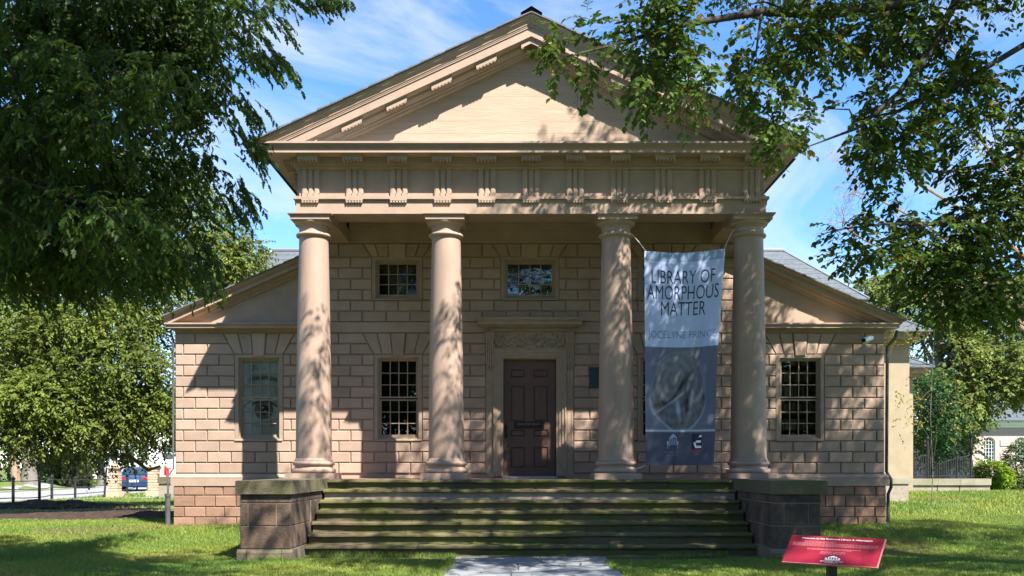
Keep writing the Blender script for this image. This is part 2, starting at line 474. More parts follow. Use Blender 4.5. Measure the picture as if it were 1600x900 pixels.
# belt course above the door
mb = MB()
for a, b in ((-4.49, 4.49),): mb.profx([(YW, zr(13)+.01), (YW-.05, zr(13)+.01), (YW-.05, zr(14)-.012), (YW-.02, zr(14)-.004), (YW, zr(14)-.004)], a, b)
mb.build('belt_course', paintb, B)
# the 290 largest blocks in view are parts, the rest (behind columns and banner) one piece of stuff
def hidden(p):
    cx = (p[0][0]+p[1][0])/2; cz = (p[0][1]+p[2][1])/2
    px = VPX + (cx-CAMX)*FPX/(YW-CAMY)
    h = 0.0
    for c, w in ((490, 30), (698, 30), (964, 30), (1170, 30), (1066, 64)):
        if abs(px-c) < w+4: h = 0.6
    return h
wall_blocks.sort(key=lambda p: -(p[1][0]-p[0][0]) * (1-hidden(p)))
LIM = 290
for p in wall_blocks[:LIM]: place_block('wall_block', p, YW, YW-0.036, paintb, B)
mb = MB()
for p in wall_blocks[LIM:]: block(mb, p, YW, YW-0.036)
tag(mb.build('wall_blocks', paintb, B), kind='stuff')

# ---- water table and foundation stones of the wings
for s in (-1, 1):
    mb = MB()
    a, b = (4.75, 7.8)
    x0, x1 = (-b, -a) if s < 0 else (a, b)
    mb.profx([(YW+.1, -.172), (YW-.07, -.172), (YW-.075, .0), (YW-.082, .012), (YW-.02, .092), (YW+.1, .093)], x0, x1)
    xs = (-7.8, -7.7) if s < 0 else (7.7, 7.8)
    mb.box(xs[0], xs[1], YW+.1, 9.5, -.172, .06)
    mb.build('water_table', paint, B)
for s in (-1, 1):
    mb = MB()
    x0, x1 = (-7.735, -4.5) if s < 0 else (4.5, 7.735)
    mb.box(x0, x1, YW-.018, YW+.3, -1.25, -.173)
    mb.box(*((-7.735, -7.5) if s < 0 else (7.5, 7.735)), YW+.3, 9.5, -1.25, -.173)
    mb.build('foundation_core', mortar, B)
rr = random.Random(3)
for s in (-1, 1):
    for z1, z0 in ((-.185, -.37), (-.385, -.617), (-.632, -.843), (-.858, -1.15)):
        x = -7.75 if s < 0 else 7.75
        end = -4.55 if s < 0 else 4.55
        first = True
        while abs(x) > abs(end):
            w = rr.uniform(.4, .47)
            if first and rr.random() < .5 or first and z1 in (-.185, -.632): w *= .55
            first = False
            x2 = x - s*w
            if abs(x2) < abs(end)+.2: x2 = end
            a, b = min(x, x2), max(x, x2)
            place_block('foundation_stone', [(a+.008, z0), (b-.008, z0), (b-.008, z1), (a+.008, z1)], YW-.01, YW-.052-rr.uniform(0, .006), brown, B, 0.012)
            x = x2

# ---- windows
def pane_mesh(w, h):
    mb = MB(); mb.box(0, w, 0, .004, 0, h); return mb.mesh('pane', glass)
PM = {}
def window(c, hw, z0, z1, nc, nr, tall):
    W = empty('window', (c, YW, z0), B)
    mb = MB(); f = .075
    for a, b, y0, y1 in ((hw, f, -.03, .16), (hw-f, .032, .025, .15)):
        x0, x1 = c-a, c+a
        zz0, zz1 = z0+(0 if a == hw else f*0.7), z1-(0 if a == hw else f)
        mb.box(x0, x0+b, YW+y0, YW+y1, zz0, zz1); mb.box(x1-b, x1, YW+y0, YW+y1, zz0, zz1)
        mb.box(x0+b, x1-b, YW+y0, YW+y1, zz1-b, zz1); mb.box(x0+b, x1-b, YW+y0, YW+y1, zz0, zz0+b*(.7 if a == hw else 1))
    mb.build('frame', sashm, W)
    mb = MB(); mb.profx([(YW-.02, z0), (YW-.06, z0+.002), (YW-.06, z0+.03), (YW-.02, z0+.05)], c-hw+.003, c+hw-.003)
    mb.build('sill', sashm, W)
    ix0, ix1 = c-hw+f+.032, c+hw-f-.032
    iz0, iz1 = z0+f*.7+.032, z1-f-.032
    if tall:
        mid = (iz0+iz1)/2
        sashes = [(iz0, mid-.014, .085, 3), (mid+.014, iz1, .062, 3)]
    else: sashes = [(iz0, iz1, .075, nr)]
    for si, (a, b, y, rows) in enumerate(sashes):
        mb = MB(); st = .034; yy0, yy1 = YW+y, YW+y+.04
        rail_b = .06 if (si == 0) else .03; rail_t = .03
        mb.box(ix0, ix0+st, yy0, yy1, a, b); mb.box(ix1-st, ix1, yy0, yy1, a, b)
        mb.box(ix0+st, ix1-st, yy0, yy1, a, a+rail_b); mb.box(ix0+st, ix1-st, yy0, yy1, b-rail_t, b)
        gx0, gx1, gz0, gz1 = ix0+st, ix1-st, a+rail_b, b-rail_t
        t = .009
        for i in range(1, nc):
            x = gx0+(gx1-gx0)*i/nc; mb.box(x-t, x+t, yy0+.006, yy1-.006, gz0, gz1)
        for j in range(1, rows):
            z = gz0+(gz1-gz0)*j/rows
            for i in range(nc):
                xa = gx0+(gx1-gx0)*i/nc + (t if i else 0); xb = gx0+(gx1-gx0)*(i+1)/nc - (t if i < nc-1 else 0)
                mb.box(xa, xb, yy0+.006, yy1-.006, z-t, z+t)
        mb.build('sash', sashm, W)
        pw, ph = (gx1-gx0)/nc, (gz1-gz0)/rows
        key = (round(pw,3), round(ph,3))
        if key not in PM: PM[key] = pane_mesh(pw, ph)
        for i in range(nc):
            for j in range(rows):
                link('pane', PM[key], None, W, (gx0+i*pw, yy0+.02+random.uniform(-.002,.002), gz0+j*ph))
    return W, (ix0, ix1, iz0, iz1)
wins = []
for i, (c, hw, z0, z1, nc, nr) in enumerate(WIN): wins.append(window(c, hw, z0, z1, nc, nr, nr == 6))
# dark rooms behind the glass
mb = MB()
for x0, x1, z0, z1 in ((-7.3, -4.4, .5, 3.0), (-4.1, -1.6, .3, 5.3), (-1.55, 1.55, 2.9, 5.3), (1.6, 4.1, .3, 5.3), (4.4, 7.3, .5, 3.0)):
    y0, y1 = YW+.342, YW+2.2
    mb.box(x0, x1, y1, y1+.05, z0, z1); mb.box(x0-.05, x0, y0, y1, z0, z1); mb.box(x1, x1+.05, y0, y1, z0, z1)
    mb.box(x0, x1, y0, y1, z0-.05, z0); mb.box(x0, x1, y0, y1, z1, z1+.05)
mb.build('room', dark_in, B)
# book shelves inside the right wing
V, F, C = [], [], []
mbb = MB(); bc = []
rb = random.Random(11)
for sh in range(6):
    z = .72 + sh*.36
    x = 5.2
    while x < 6.6:
        w = rb.uniform(.025, .055); h = rb.uniform(.2, .29)
        if rb.random() < .93:
            mbb.box(x, x+w-.003, YW+.7+rb.uniform(0,.03), YW+.9, z, z+h)
            col = rb.choice([(.16,.06,.04),(.2,.14,.08),(.07,.08,.05),(.28,.22,.15),(.05,.05,.06),(.22,.08,.05),(.3,.27,.2)])
            bc += [col]*8
        x += w
    n0 = len(mbb.v); mbb.box(5.1, 6.7, YW+.66, YW+.92, z-.03, z-.003); bc += [(.05,.03,.02)]*8
o = mbb.build('books', bookm, B); colattr(o.data, np.array(bc)); tag(o, kind='stuff')
# ---- printed eye behind the left wing window
W0, (ix0, ix1, iz0, iz1) = wins[0]
nu, nv = 88, 176
u, v = np.meshgrid(np.linspace(0,1,nu), np.linspace(0,1,nv))
x = (u-.5)*2*.42; y = v*1.0      # window space, aspect about .42 : 1
asp = (ix1-ix0)/(iz1-iz0)
X = u*asp; Yv = v
tone = .50 + .10*np.sin(7*u+3*v) + .05*RNG.standard_normal(u.shape)
def blend(t, mask, val): return t*(1-mask)+val*mask
def sstep(a, b, q): return smooth01((q-a)/(b-a))
# brow
bl = .70 + .075*(1-((u-.55)/.55)**2)
brow = np.exp(-((v-bl)/.03)**2) * sstep(.08,.3,u)
tone = blend(tone, np.clip(brow*(1.0+.4*RNG.standard_normal(u.shape)),0,1), .07)
tone = blend(tone, sstep(.72,1.0,u)*sstep(.50,.58,v)*(1-sstep(.68,.74,v))*.7, .12)   # shade by the nose
tone = blend(tone, (1-sstep(.0,.25,u))*np.exp(-((v-.66)/.05)**2)*.5, .2)
lid = .545 - .12*((u-.55)/.5)**2
tone = blend(tone, np.exp(-((v-lid)/.014)**2)*.9, .78)
tone = blend(tone, np.exp(-((v-lid+.024)/.012)**2)*.95, .15)
top = .465 - .30*(u-.56)**2*1.4; bot = .225 + .26*(u-.56)**2*1.6
eye = sstep(0,.01,top-v)*sstep(0,.01,v-bot)*sstep(.27,.3,u)*(1-sstep(.93,.97,u))
tone = blend(tone, eye, .55)
tone = blend(tone, np.exp(-((v-top)/.02)**2)*sstep(.26,.3,u)*(1-sstep(.95,1,u)), .05)
tone = blend(tone, np.exp(-((v-bot)/.007)**2)*sstep(.26,.3,u)*(1-sstep(.95,1,u))*.8, .85)
r = np.hypot((u-.58)*asp, v-.355)
tone = blend(tone, eye*(1-sstep(.12,.13,r)), .16+.1*np.sin(26*np.arctan2(v-.355,(u-.58)*asp)))
tone = blend(tone, eye*(1-sstep(.062,.068,r)), .02)
tone = blend(tone, (1-sstep(.01,.016,np.hypot((u-.55)*asp, v-.385))), .75)
lash = (np.sin(u*95) > .3)*np.exp(-((v-(bot-.03))/.016)**2)*sstep(.3,.4,u)
tone = blend(tone, np.clip(lash,0,1)*.6, .18)
bag = np.exp(-((v-(bot-.085))/.012)**2)*sstep(.2,.35,u); tone = blend(tone, bag*.45, .2)
tone = blend(tone, np.exp(-((v-(.40-.35*(u-.1)))/.008)**2)*(1-sstep(.2,.3,u))*sstep(.05,.1,u)*.6, .15)
hatch = .5+.5*np.sin(160*u+90*v); tone = tone*(1-.10*hatch)
tone = np.clip(tone*1.7, .02, .92)
cols = np.stack([tone*.97, tone*.98, tone*.98], -1).reshape(-1,3)
P = np.stack([ix0+u*(ix1-ix0)-W0.location.x, np.full_like(u, .132), (iz0-wloc(W0).z)+v*(iz1-iz0)], -1).reshape(-1,3)
idx = np.arange(nu*nv).reshape(nv,nu)
a,b_,c_,d_ = idx[:-1,:-1].ravel(), idx[:-1,1:].ravel(), idx[1:,1:].ravel(), idx[1:,:-1].ravel()
F = np.concatenate([np.stack([a,b_,c_],1), np.stack([a,c_,d_],1)])
P[:,0] += W0.location.x - wloc(W0).x
o = link('printed_eye', fast_mesh('printed_eye', P, F, eyem, cols), None, W0, wloc(W0))
o['label'] = 'grey engraved print of a wide open eye filling the window'
mb = MB()   # the scribbled signature on the print
rs = random.Random(5)
zz = iz0+.90*(iz1-iz0); xx = ix0+.27*(ix1-ix0)
for st in ([(0,.03),(.05,.05),(.10,.04)], [(.05,.05),(.03,-.03),(.0,-.05)], [(.02,.0),(.07,.01)], [(.08,.0),(.09,-.04),(.11,-.01),(.12,-.05),(.15,-.02)], [(.26,.02),(.27,-.03),(.3,-.02)]):
    mb.tube([(xx+p[0], YW+.129, zz+p[1]) for p in st], .0045, 4)
mb.build('signature', navy, W0)

# ---- porch floor
mb = MB(); mb.box(-4.75, 4.75, -.03, YW+.3, -.3, -.003); mb.box(-4.75, 4.75, -.3, YW, -1.3, -.3)
mb.build('porch_floor', brown, B)

# ---- columns
def bulge(t): return .345 + (.28-.345)*(t**1.55)
shaft_prof = [(.375,.36),(.36,.385),(.349,.41)] + [(bulge(t), .41+t*(4.69-.41)) for t in np.linspace(0,1,14)]
base_prof = [(.41,.118)] + [(r_, z_) for r_, z_ in arc(.38,.165,.048,-90,90,8)] + [(.375,.216),(.362,.24),(.368,.262)] + [(r_, z_) for r_, z_ in arc(.36,.31,.046,-80,90,8)] + [(.365,.362)]
cap_prof = [(.283,4.685),(.30,4.70)] + [(r_, z_) for r_, z_ in arc(.305,4.737,.034,-80,80,8)] + [(.295,4.776),(.283,4.785),(.28,4.80),(.28,4.876),(.293,4.884),(.293,4.898),(.308,4.904),(.308,4.918)] + [(.308+.062*math.sin(math.radians(a)), 4.985-.067*math.cos(math.radians(a))) for a in range(0,91,15)]
for cx in (-4.24, -1.655, 1.66, 4.25):
    Cn = empty('column', (cx, .3, 0), B)
    mb = MB(); mb.lathe(shaft_prof, cx, .3, 40); mb.build('shaft', colpaint, Cn, 40)
    mb = MB(); mb.lathe(base_prof, cx, .3, 40); mb.build('base_moulding', colpaint, Cn, 50)
    mb = MB(); mb.box(cx-.455, cx+.455, .3-.455, .3+.455, 0, .12); mb.build('plinth', colpaint, Cn)
    mb = MB(); mb.lathe(cap_prof, cx, .3, 40); mb.build('capital', paint, Cn, 40)
    mb = MB()
    for r_, z0, z1 in ((.375, 4.985, 5.046), (.385, 5.046, 5.056), (.395, 5.056, 5.068), (.41, 5.068, 5.08), (.42, 5.08, 5.103)):
        mb.box(cx-r_, cx+r_, .3-r_, .3+r_, z0, z1)
    mb.build('abacus', paint, Cn)

# ---- entablature
E = empty('entablature', (0, 0, 5.104), B)
HX = 4.515
mb = MB()
mb.box(-HX, HX, 0, .6, 5.104, 5.375)
for s in (-1, 1):
    a, b = (-HX, -HX+.6) if s < 0 else (HX-.6, HX)
    mb.box(a, b, .6, YW-.002, 5.1045, 5.375); mb.box(a, b, YW-.002, 13.0, 5.1045+.35, 5.375)
mb.build('architrave', paint, E)
mb = MB()
mb.box(-HX+.05, HX-.05, .05, .6, 5.375, 6.1)
for s in (-1, 1):
    a, b = (-HX+.05, -HX+.55) if s < 0 else (HX-.55, HX-.05)
    mb.box(a, b, .6, 13.0, 5.376, 6.1)
mb.build('frieze', paint, E)
mb = MB()
def ring(mb, out, z0, z1, back=13.0, inn=.2):    # a band round the front and sides
    fo = out*.72 if out > .3 else out
    mb.box(-HX-out, HX+out, -fo, inn, z0, z1)
    mb.box(-HX-out, -HX+inn, inn, back, z0, z1); mb.box(HX-inn, HX+out, inn, back, z0, z1)
ring(mb, .05, 5.376, 5.43)
mb.build('taenia', paint, E)
mb = MB()
for out, z0, z1 in ((.012, 5.962, 6.01), (.05, 6.01, 6.03), (.075, 6.03, 6.05), (.085, 6.05, 6.10), (.09, 6.10, 6.159)): ring(mb, out, z0, z1)
mb.build('bed_moulding', paint, E)
mb = MB()
def ring2(mb, o0, o1, z0, z1, back=13.0):        # sloping moulding face between two overhangs
    for s in (-1, 1):
        pass
ring(mb, .51, 6.16, 6.23, inn=.1)
for o_, z0, z1 in ((.515, 6.23, 6.25), (.53, 6.25, 6.27), (.555, 6.27, 6.29), (.59, 6.29, 6.312), (.615, 6.312, 6.345)): ring(mb, o_, z0, z1)
mb.build('cornice', paint, E)
mb = MB(); mb.box(-HX-.61, HX+.61, -.437, .1, 6.346, 6.35); mb.build('cornice_flashing', flash, E)
# triglyphs with their guttae
mb = MB()
w = .33; q = w/12
poly = [(-w/2, .05), (-w/2, .012), (-w/2+q, .0), (-w/2+3*q, .0), (-w/2+4*q, .03), (-w/2+5*q, .0), (-w/2+7*q, .0), (-w/2+8*q, .03), (-w/2+9*q, .0), (w/2-q, .0), (w/2, .012), (w/2, .05)]
mb.prismz(poly, 5.50, 5.954)
mb.box(-w/2-.01, w/2+.01, -.022, .05, 5.955, 6.005)
for i in range(3):                                # rounded toes of the three shanks
    x0 = -w/2 + 4*q*i + .008; x1 = x0 + 4*q - .016
    xm = (x0+x1)/2
    mb.prism([(x0, 5.431), (x1, 5.431), (x1, 5.485), (x1-.02, 5.505), (xm, 5.515), (x0+.02, 5.505), (x0, 5.485)], -.024, .05)
tri_me = mb.mesh('triglyph', paint)
mb = MB(); mb.box(-w/2, w/2, -.05, 0, 5.345, 5.375)
for i in range(6):
    x = -w/2 + w*(i+.5)/6
    mb.add([(x-.012,-.046,5.345),(x+.012,-.046,5.345),(x+.012,-.012,5.345),(x-.012,-.012,5.345),(x-.022,-.05,5.31),(x+.022,-.05,5.31),(x+.022,-.006,5.31),(x-.022,-.006,5.31)],
           [(0,1,5,4),(1,2,6,5),(2,3,7,6),(3,0,4,7),(4,5,6,7)])
gut_me = mb.mesh('guttae', paint)
mb = MB(); mb.box(-.19, .19, -.272, -.092, 6.075, 6.14)   # mutule: slab with rows of pegs
mb.box(-.205, .205, -.285, -.092, 6.14, 6.159)
for i in range(6):
    for j in range(3):
        x = -.16+.064*i; y = -.25+.062*j
        mb.box(x-.02, x+.02, y-.02, y+.02, 6.04, 6.075)
mut_me = mb.mesh('mutule', paint)
for k in range(-5, 6):
    x = k*.848
    link('triglyph', tri_me, None, E, (x, 0, 0)); link('guttae', gut_me, None, E, (x, 0, 0))
    link('mutule', mut_me, None, E, (x, 0, 0))
for s in (-1, 1):
    for k in range(0, 9):
        for nm, me in (('triglyph', tri_me), ('guttae', gut_me), ('mutule', mut_me)):
            o = link(nm, me, None, E, (s*HX, .275+k*.848, 0))
            o.rotation_euler = (0, 0, -math.pi/2*s*-1)

# ---- porch ceiling and its wall moulding
mb = MB(); mb.box(-HX+.6, HX-.6, .6, YW, 5.52, 5.56)
for y0, y1, z0, z1 in ((YW-.03, YW, 5.104, 5.36), (YW-.05, YW, 5.36, 5.40), (YW-.10, YW, 5.40, 5.44), (YW-.13, YW, 5.44, 5.519)):
    mb.box(-HX+.602, HX-.602, y0, y1, z0, z1)
mb.build('porch_ceiling', paint, B)

# ---- pediment
PD = empty('pediment', (0, 0, 6.345), B)
def rake(prof, zroof, xe, ztop, s, y_caps=True):
    vs, fs = [], []
    n = len(prof)
    for (y, v) in prof:
        # end where the raking member dies on the level cornice
        x_end = xe
        for X in np.linspace(xe, 0, 400):
            if zroof(X)-v >= ztop: x_end = X; break
        vs.append((s*x_end, y, zroof(x_end)-v))
    vs += [(0, y, zroof(0)-v) for y, v in prof]
    for i in range(n):
        j = (i+1) % n
        fs.append((i, j, n+j, n+i) if s > 0 else (n+i, n+j, j, i))
    fs.append(tuple(range(n)) if s < 0 else tuple(range(n-1,-1,-1)))
    return vs, fs
zmain = lambda X: 8.79-.4627*abs(X)
sima = [(.06, .055), (-.49, .055), (-.49, .085), (-.483, .095), (-.468, .13), (-.435, .165), (-.415, .19), (-.41, .215), (-.395, .22), (-.395, .245), (.06, .245)]
corona = [(.07, .2), (-.385, .246), (-.385, .275), (-.365, .28), (-.365, .44), (-.35, .455), (.07, .455)]
bedm = [(.08, .45), (-.19, .456), (-.18, .50), (-.15, .53), (-.09, .56), (-.085, .59), (-.05, .60), (-.04, .64), (.08, .64)]
for nm, pr in (('raking_sima', sima), ('raking_corona', corona), ('raking_bed_moulding', bedm)):
    mb = MB()
    for s in (-1, 1):
        vs, fs = rake(pr, zmain, 5.14, 6.347, s); mb.add(vs, fs)
    mb.build(nm, paint, PD)
# tympanum of wide boards
zb = 6.2
nb = 9
for i in range(nb):
    z0 = zb + i*.235; z1 = z0 + .2325
    def hx(z): return max((8.79-.5-z)/.4627, 0)
    x0, x1 = hx(z0), hx(z1)
    if x0 < .05: break
    dy = random.uniform(0, .003)
    mb = MB()
    mb.prism([(-x0, z0), (x0, z0), (x1, z1), (-x1, z1)] if x1 > .01 else [(-x0, z0), (x0, z0), (0, 8.29)], .06-dy, .12)
    mb.build('tympanum_board', tymp, PD)
mb = MB(); mb.prism([(-4.6, 6.16), (4.6, 6.16), (0, 8.3)], .1, .3); mb.build('tympanum_backing', tymp, PD)
# raking mutules, upright like the level ones below
ang = math.atan(.4627)
for k in range(-5, 6):
    x = k*.848
    mb = MB()
    def sh(xx, v): return (8.79-v-.4627*abs(x+xx)) if k else (8.79-v-.4627*abs(xx))
    def slab(x0, x1, y0, y1, v0, v1):
        xs = [x0, x1] if k else [x0, 0, x1]
        for a, b in zip(xs[:-1], xs[1:]):
            mb.add([(x+a,y0,sh(a,v1)),(x+b,y0,sh(b,v1)),(x+b,y1,sh(b,v1)),(x+a,y1,sh(a,v1)),(x+a,y0,sh(a,v0)),(x+b,y0,sh(b,v0)),(x+b,y1,sh(b,v0)),(x+a,y1,sh(a,v0))],
                   [(0,3,2,1),(4,5,6,7),(0,1,5,4),(1,2,6,5),(2,3,7,6),(3,0,4,7)])
    slab(-.19, .19, -.315, -.1, .4, .555)
    slab(-.205, .205, -.33, -.1, .4, .475)
    for i in range(6):
        for j in range(3):
            a = -.16+.064*i; y = -.285+.075*j
            slab(a-.02, a+.02, y-.026, y+.026, .54, .575)
    mb.build('mutule', paint, PD)

# ---- slate roofs, course by course
def slate_roof(name, zfun, x0, x1, y0, y1, m, parent, step=.24, th=.022, sw=.3):
    """courses run along Y, stepping up the slope from |x1| (eave) to |x0| (ridge)"""
    mb = MB(); sgn = 1 if x1 > x0 else -1
    L = abs(x1-x0); n = max(1, int(L/step))
    for j in range(n):
        a = x1 - sgn*step*j; b = x1 - sgn*min(step*(j+1)+.05, L)
        if j == n-1: b = x0
        y = y0 - (0.0); r_ = random.Random(j)
        yy = y - (sw/2 if j % 2 else 0)
        while yy < y1:
            ya, yb = max(yy, y0-r_.uniform(0,.015)), min(yy+sw-.008, y1)
            yy += sw
            if yb-ya < .03: continue
            t = th*r_.uniform(.8, 1.3)
            za, zb_ = zfun(a)+t, zfun(b)+.002
            mb.add([(a,ya,za-t-.012),(a,yb,za-t-.012),(a,yb,za),(a,ya,za),(b,ya,zb_-.02),(b,yb,zb_-.02),(b,yb,zb_),(b,ya,zb_)],
                   [(0,1,2,3),(3,2,6,7),(0,3,7,4),(1,5,6,2),(4,7,6,5),(0,4,5,1)])
    o = mb.build(name, m, parent); tag(o, kind='stuff'); return o
for s in (-1, 1):
    slate_roof('roof_slates', lambda X: zmain(X)-.045, 0.0, s*5.2, -.525, 13.0, slate, B, sw=.55)
mb = MB()
mb.prism([(-5.1, zmain(5.1)-.06), (5.1, zmain(5.1)-.06), (0, 8.73)], .32, .6)
for s in (-1, 1):
    mb.add([(0,.3,8.725),(s*5.15,.3,zmain(5.15)-.06),(s*5.15,13,zmain(5.15)-.06),(0,13,8.725)], [(0,1,2,3)])
    mb.add([(s*5.13,.1,6.2),(s*5.13,13,6.2),(s*4.4,13,6.2),(s*4.4,.1,6.2)], [(0,1,2,3)])
mb.prism([(-4.4, 6.0), (4.4, 6.0), (0, 8.5)], 12.7, 13)
mb.build('roof_deck', dark_in, B)
mb = MB(); mb.profx([(-.1,0),(0,0)], 0, 1) if False else None
for j in range(28):
    y0 = -.54 + j*.5
    mb.add([(-.2,y0,zmain(.2)-.02),(0,y0,8.80),(.2,y0,zmain(.2)-.02),(-.2,y0+.49,zmain(.2)-.02),(0,y0+.49,8.80),(.2,y0+.49,zmain(.2)-.02),
            (-.2,y0,zmain(.2)+.012),(0,y0,8.835),(.2,y0,zmain(.2)+.012),(-.2,y0+.49,zmain(.2)+.012),(0,y0+.49,8.835),(.2,y0+.49,zmain(.2)+.012)],
           [(6,7,10,9),(7,8,11,10),(0,1,7,6),(1,2,8,7),(0,6,9,3),(2,5,11,8),(3,9,10,4),(4,10,11,5),(0,1,7,6),(1,2,8,7)])
mb.build('ridge_capping', ridgest, B)

# ---- wing gables, cornices and roofs
WG = lambda X: 3.436-.437*(abs(X)-8.04)
for s in (-1, 1):
    G_ = empty('wing_gable', (s*6.2, YW, 3.34), B)
    XO = HALF+.27
    xa = 4.5
    mb = MB()
    for out, z0, z1 in ((.02, 3.172, 3.20), (.05, 3.20, 3.222), (.09, 3.222, 3.236), (.24, 3.236, 3.292), (.255, 3.292, 3.31), (.28, 3.31, 3.342)):
        ox = out*.5 if s < 0 else out
        x0, x1 = sorted((s*xa, s*(HALF+ox)))
        mb.box(x0, x1, YW-out, YW+.1, z0, z1)
        xs = sorted((s*(HALF-.1), s*(HALF+ox))); mb.box(*xs, YW+.1, 9.5, z0, z1)
    mb.build('cornice', paint, G_)
    pr_s = [(YW+.1,.03),(YW-.31,.03),(YW-.31,.045),(YW-.295,.06),(YW-.27,.085),(YW-.262,.1),(YW-.255,.102),(YW-.255,.115),(YW+.1,.115)]
    pr_c = [(YW+.1,.1),(YW-.245,.116),(YW-.245,.135),(YW-.23,.138),(YW-.23,.215),(YW-.22,.222),(YW+.1,.222)]
    pr_b = [(YW+.1,.22),(YW-.11,.223),(YW-.10,.25),(YW-.075,.27),(YW-.05,.285),(YW-.045,.31),(YW-.02,.318),(YW-.016,.36),(YW+.1,.36)]
    mb = MB()
    for pr in (pr_s, pr_c, pr_b):
        vs, fs = [], []
        n = len(pr)
        for y, v in pr:
            xm = 7.88 if s < 0 else 8.02; xe = xm
            for X in np.linspace(xm, xa, 600):
                if WG(X)-v >= 3.343: xe = X; break
            vs.append((s*xe, y, WG(xe)-v))
        vs += [(s*xa, y, WG(xa)-v) for y, v in pr]
        for i in range(n):
            j = (i+1) % n; fs.append((i, j, n+j, n+i) if s > 0 else (n+i, n+j, j, i))
        fs.append(tuple(range(n)))
        mb.add(vs, fs)
    mb.build('raking_cornice', paint, G_)
    mb = MB()
    mb.prism([(s*xa, 3.2), (s*HALF, 3.2), (s*HALF, WG(HALF)-.1), (s*xa, WG(xa)-.1)][::(1 if s > 0 else -1)], YW+.02, YW+.3)
    mb.build('gable_panel', paint, G_)
    slate_roof('roof_slates', lambda X: WG(X)-.03, s*4.45, s*(7.92 if s < 0 else 8.08), YW-.34, 9.5, slate, G_, sw=.5)
# ---- cross block behind, with its hipped slate roof
def hip_roof(name, x0, x1, y0, y1, ze, zrg, hipx, m, parent, step=.3):
    mb = MB(); yc = (y0+y1)/2; n = int((zrg-ze)/.2)
    for j in range(n):
        for side in range(4):
            t0, t1 = j/n, min((j+1.25)/n, 1); lift = .025
            def corner(t, sx, sy): 
                return ((x0+hipx*t) if sx < 0 else (x1-hipx*t), (y0+(yc-y0)*t) if sy < 0 else (y1-(y1-yc)*t), ze+(zrg-ze)*t)
            cs = [(-1,-1),(1,-1),(1,1),(-1,1)]
            A, Bc = cs[side], cs[(side+1)%4]
            p0, p1, p2, p3 = corner(t0,*A), corner(t0,*Bc), corner(t1,*Bc), corner(t1,*A)
            mb.add([(p0[0],p0[1],p0[2]+lift),(p1[0],p1[1],p1[2]+lift),p2,p3,(p0[0],p0[1],p0[2]-.01),(p1[0],p1[1],p1[2]-.01)], [(0,1,2,3),(4,5,1,0)])
    o = mb.build(name, m, parent); tag(o, kind='stuff')
    mb = MB(); mb.tube([(x0+hipx, yc, zrg+.03), (x1-hipx, yc, zrg+.03)], .07, 8)
    mb.tube([(x0+hipx, yc, zrg+.02), (x0, y0, ze+.03)], .035, 6); mb.tube([(x1-hipx, yc, zrg+.02), (x1, y0, ze+.03)], .035, 6)
    mb.build('ridge_roll', flash, parent)
hip_roof('roof_slates', -10.9, 11.05, 12.2, 17.8, 5.65, 7.85, 2.0, slate_l, B)
mb = MB(); mb.box(-10.6, 10.7, 12.6, 17.4, -1.2, 5.6); mb.box(-10.85, 11.0, 12.3, 17.7, 5.5, 5.649); mb.build('rear_wall', paint, B)
# ---- door
D = empty('door', (0, YW, 0), B)
mb = MB()
y0, y1 = YW+.12, YW+.17
dz0, dz1 = .02, DOOR_H-.02
mb.box(-.565, .565, y0+.03, y1, dz0, dz1)
px_ = [(-.42, -.10), (.08, .40)]
rows_ = [(.22, .68), (.90, 1.06), (1.24, 2.02), (2.20, 2.38)]
xs = [-.565, -.42, -.10, .08, .40, .565]
for a, b in ((-.565, -.42), (-.10, .08), (.40, .565)): mb.box(a, b, y0, y0+.03, dz0, dz1)
zs = [dz0, .22, .68, .90, 1.06, 1.24, 2.02, 2.20, 2.38, dz1]
for a, b in px_:
    for z0, z1 in zip(zs[0::2], zs[1::2]): mb.box(a, b, y0, y0+.03, z0, z1)
mb.build('door_leaf', doorm, D)
for a, b in px_:
    for z0, z1 in rows_:
        mb = MB(); block(mb, [(a+.012, z0+.012), (b-.012, z0+.012), (b-.012, z1-.012), (a+.012, z1-.012)], y0+.031, y0+.008, .022)
        mb.build('door_panel', doorm, D)
mb = MB(); mb.box(-.345, .315, y0-.02, y0-.001, 1.085, 1.235); mb.build('name_plate', black, D)
v2, fs = text_mesh('REDWOOD LIBRARY', .5, .045)
mb = MB(); mb.add([(-.265+p[0], y0-.0225, 1.155+p[1]) for p in v2], fs); mb.build('plate_lettering', sashm, D)
mb = MB()
mb.box(-.535, -.495, y0-.012, y0, .86, 1.16)
mb.tube([(-.515, y0-.01, 1.12), (-.515, y0-.06, 1.10), (-.515, y0-.065, .96), (-.515, y0-.012, .92)], .011, 8)
mb.lathe([(.016,0),(.022,.01),(.016,.03)], -.47, y0-.03, 10, .72)
mb.build('handle', black, D)
mb = MB(); mb.box(-.59, .59, YW-.16, YW+.3, -.002, .035); mb.build('door_sill', marble, D)
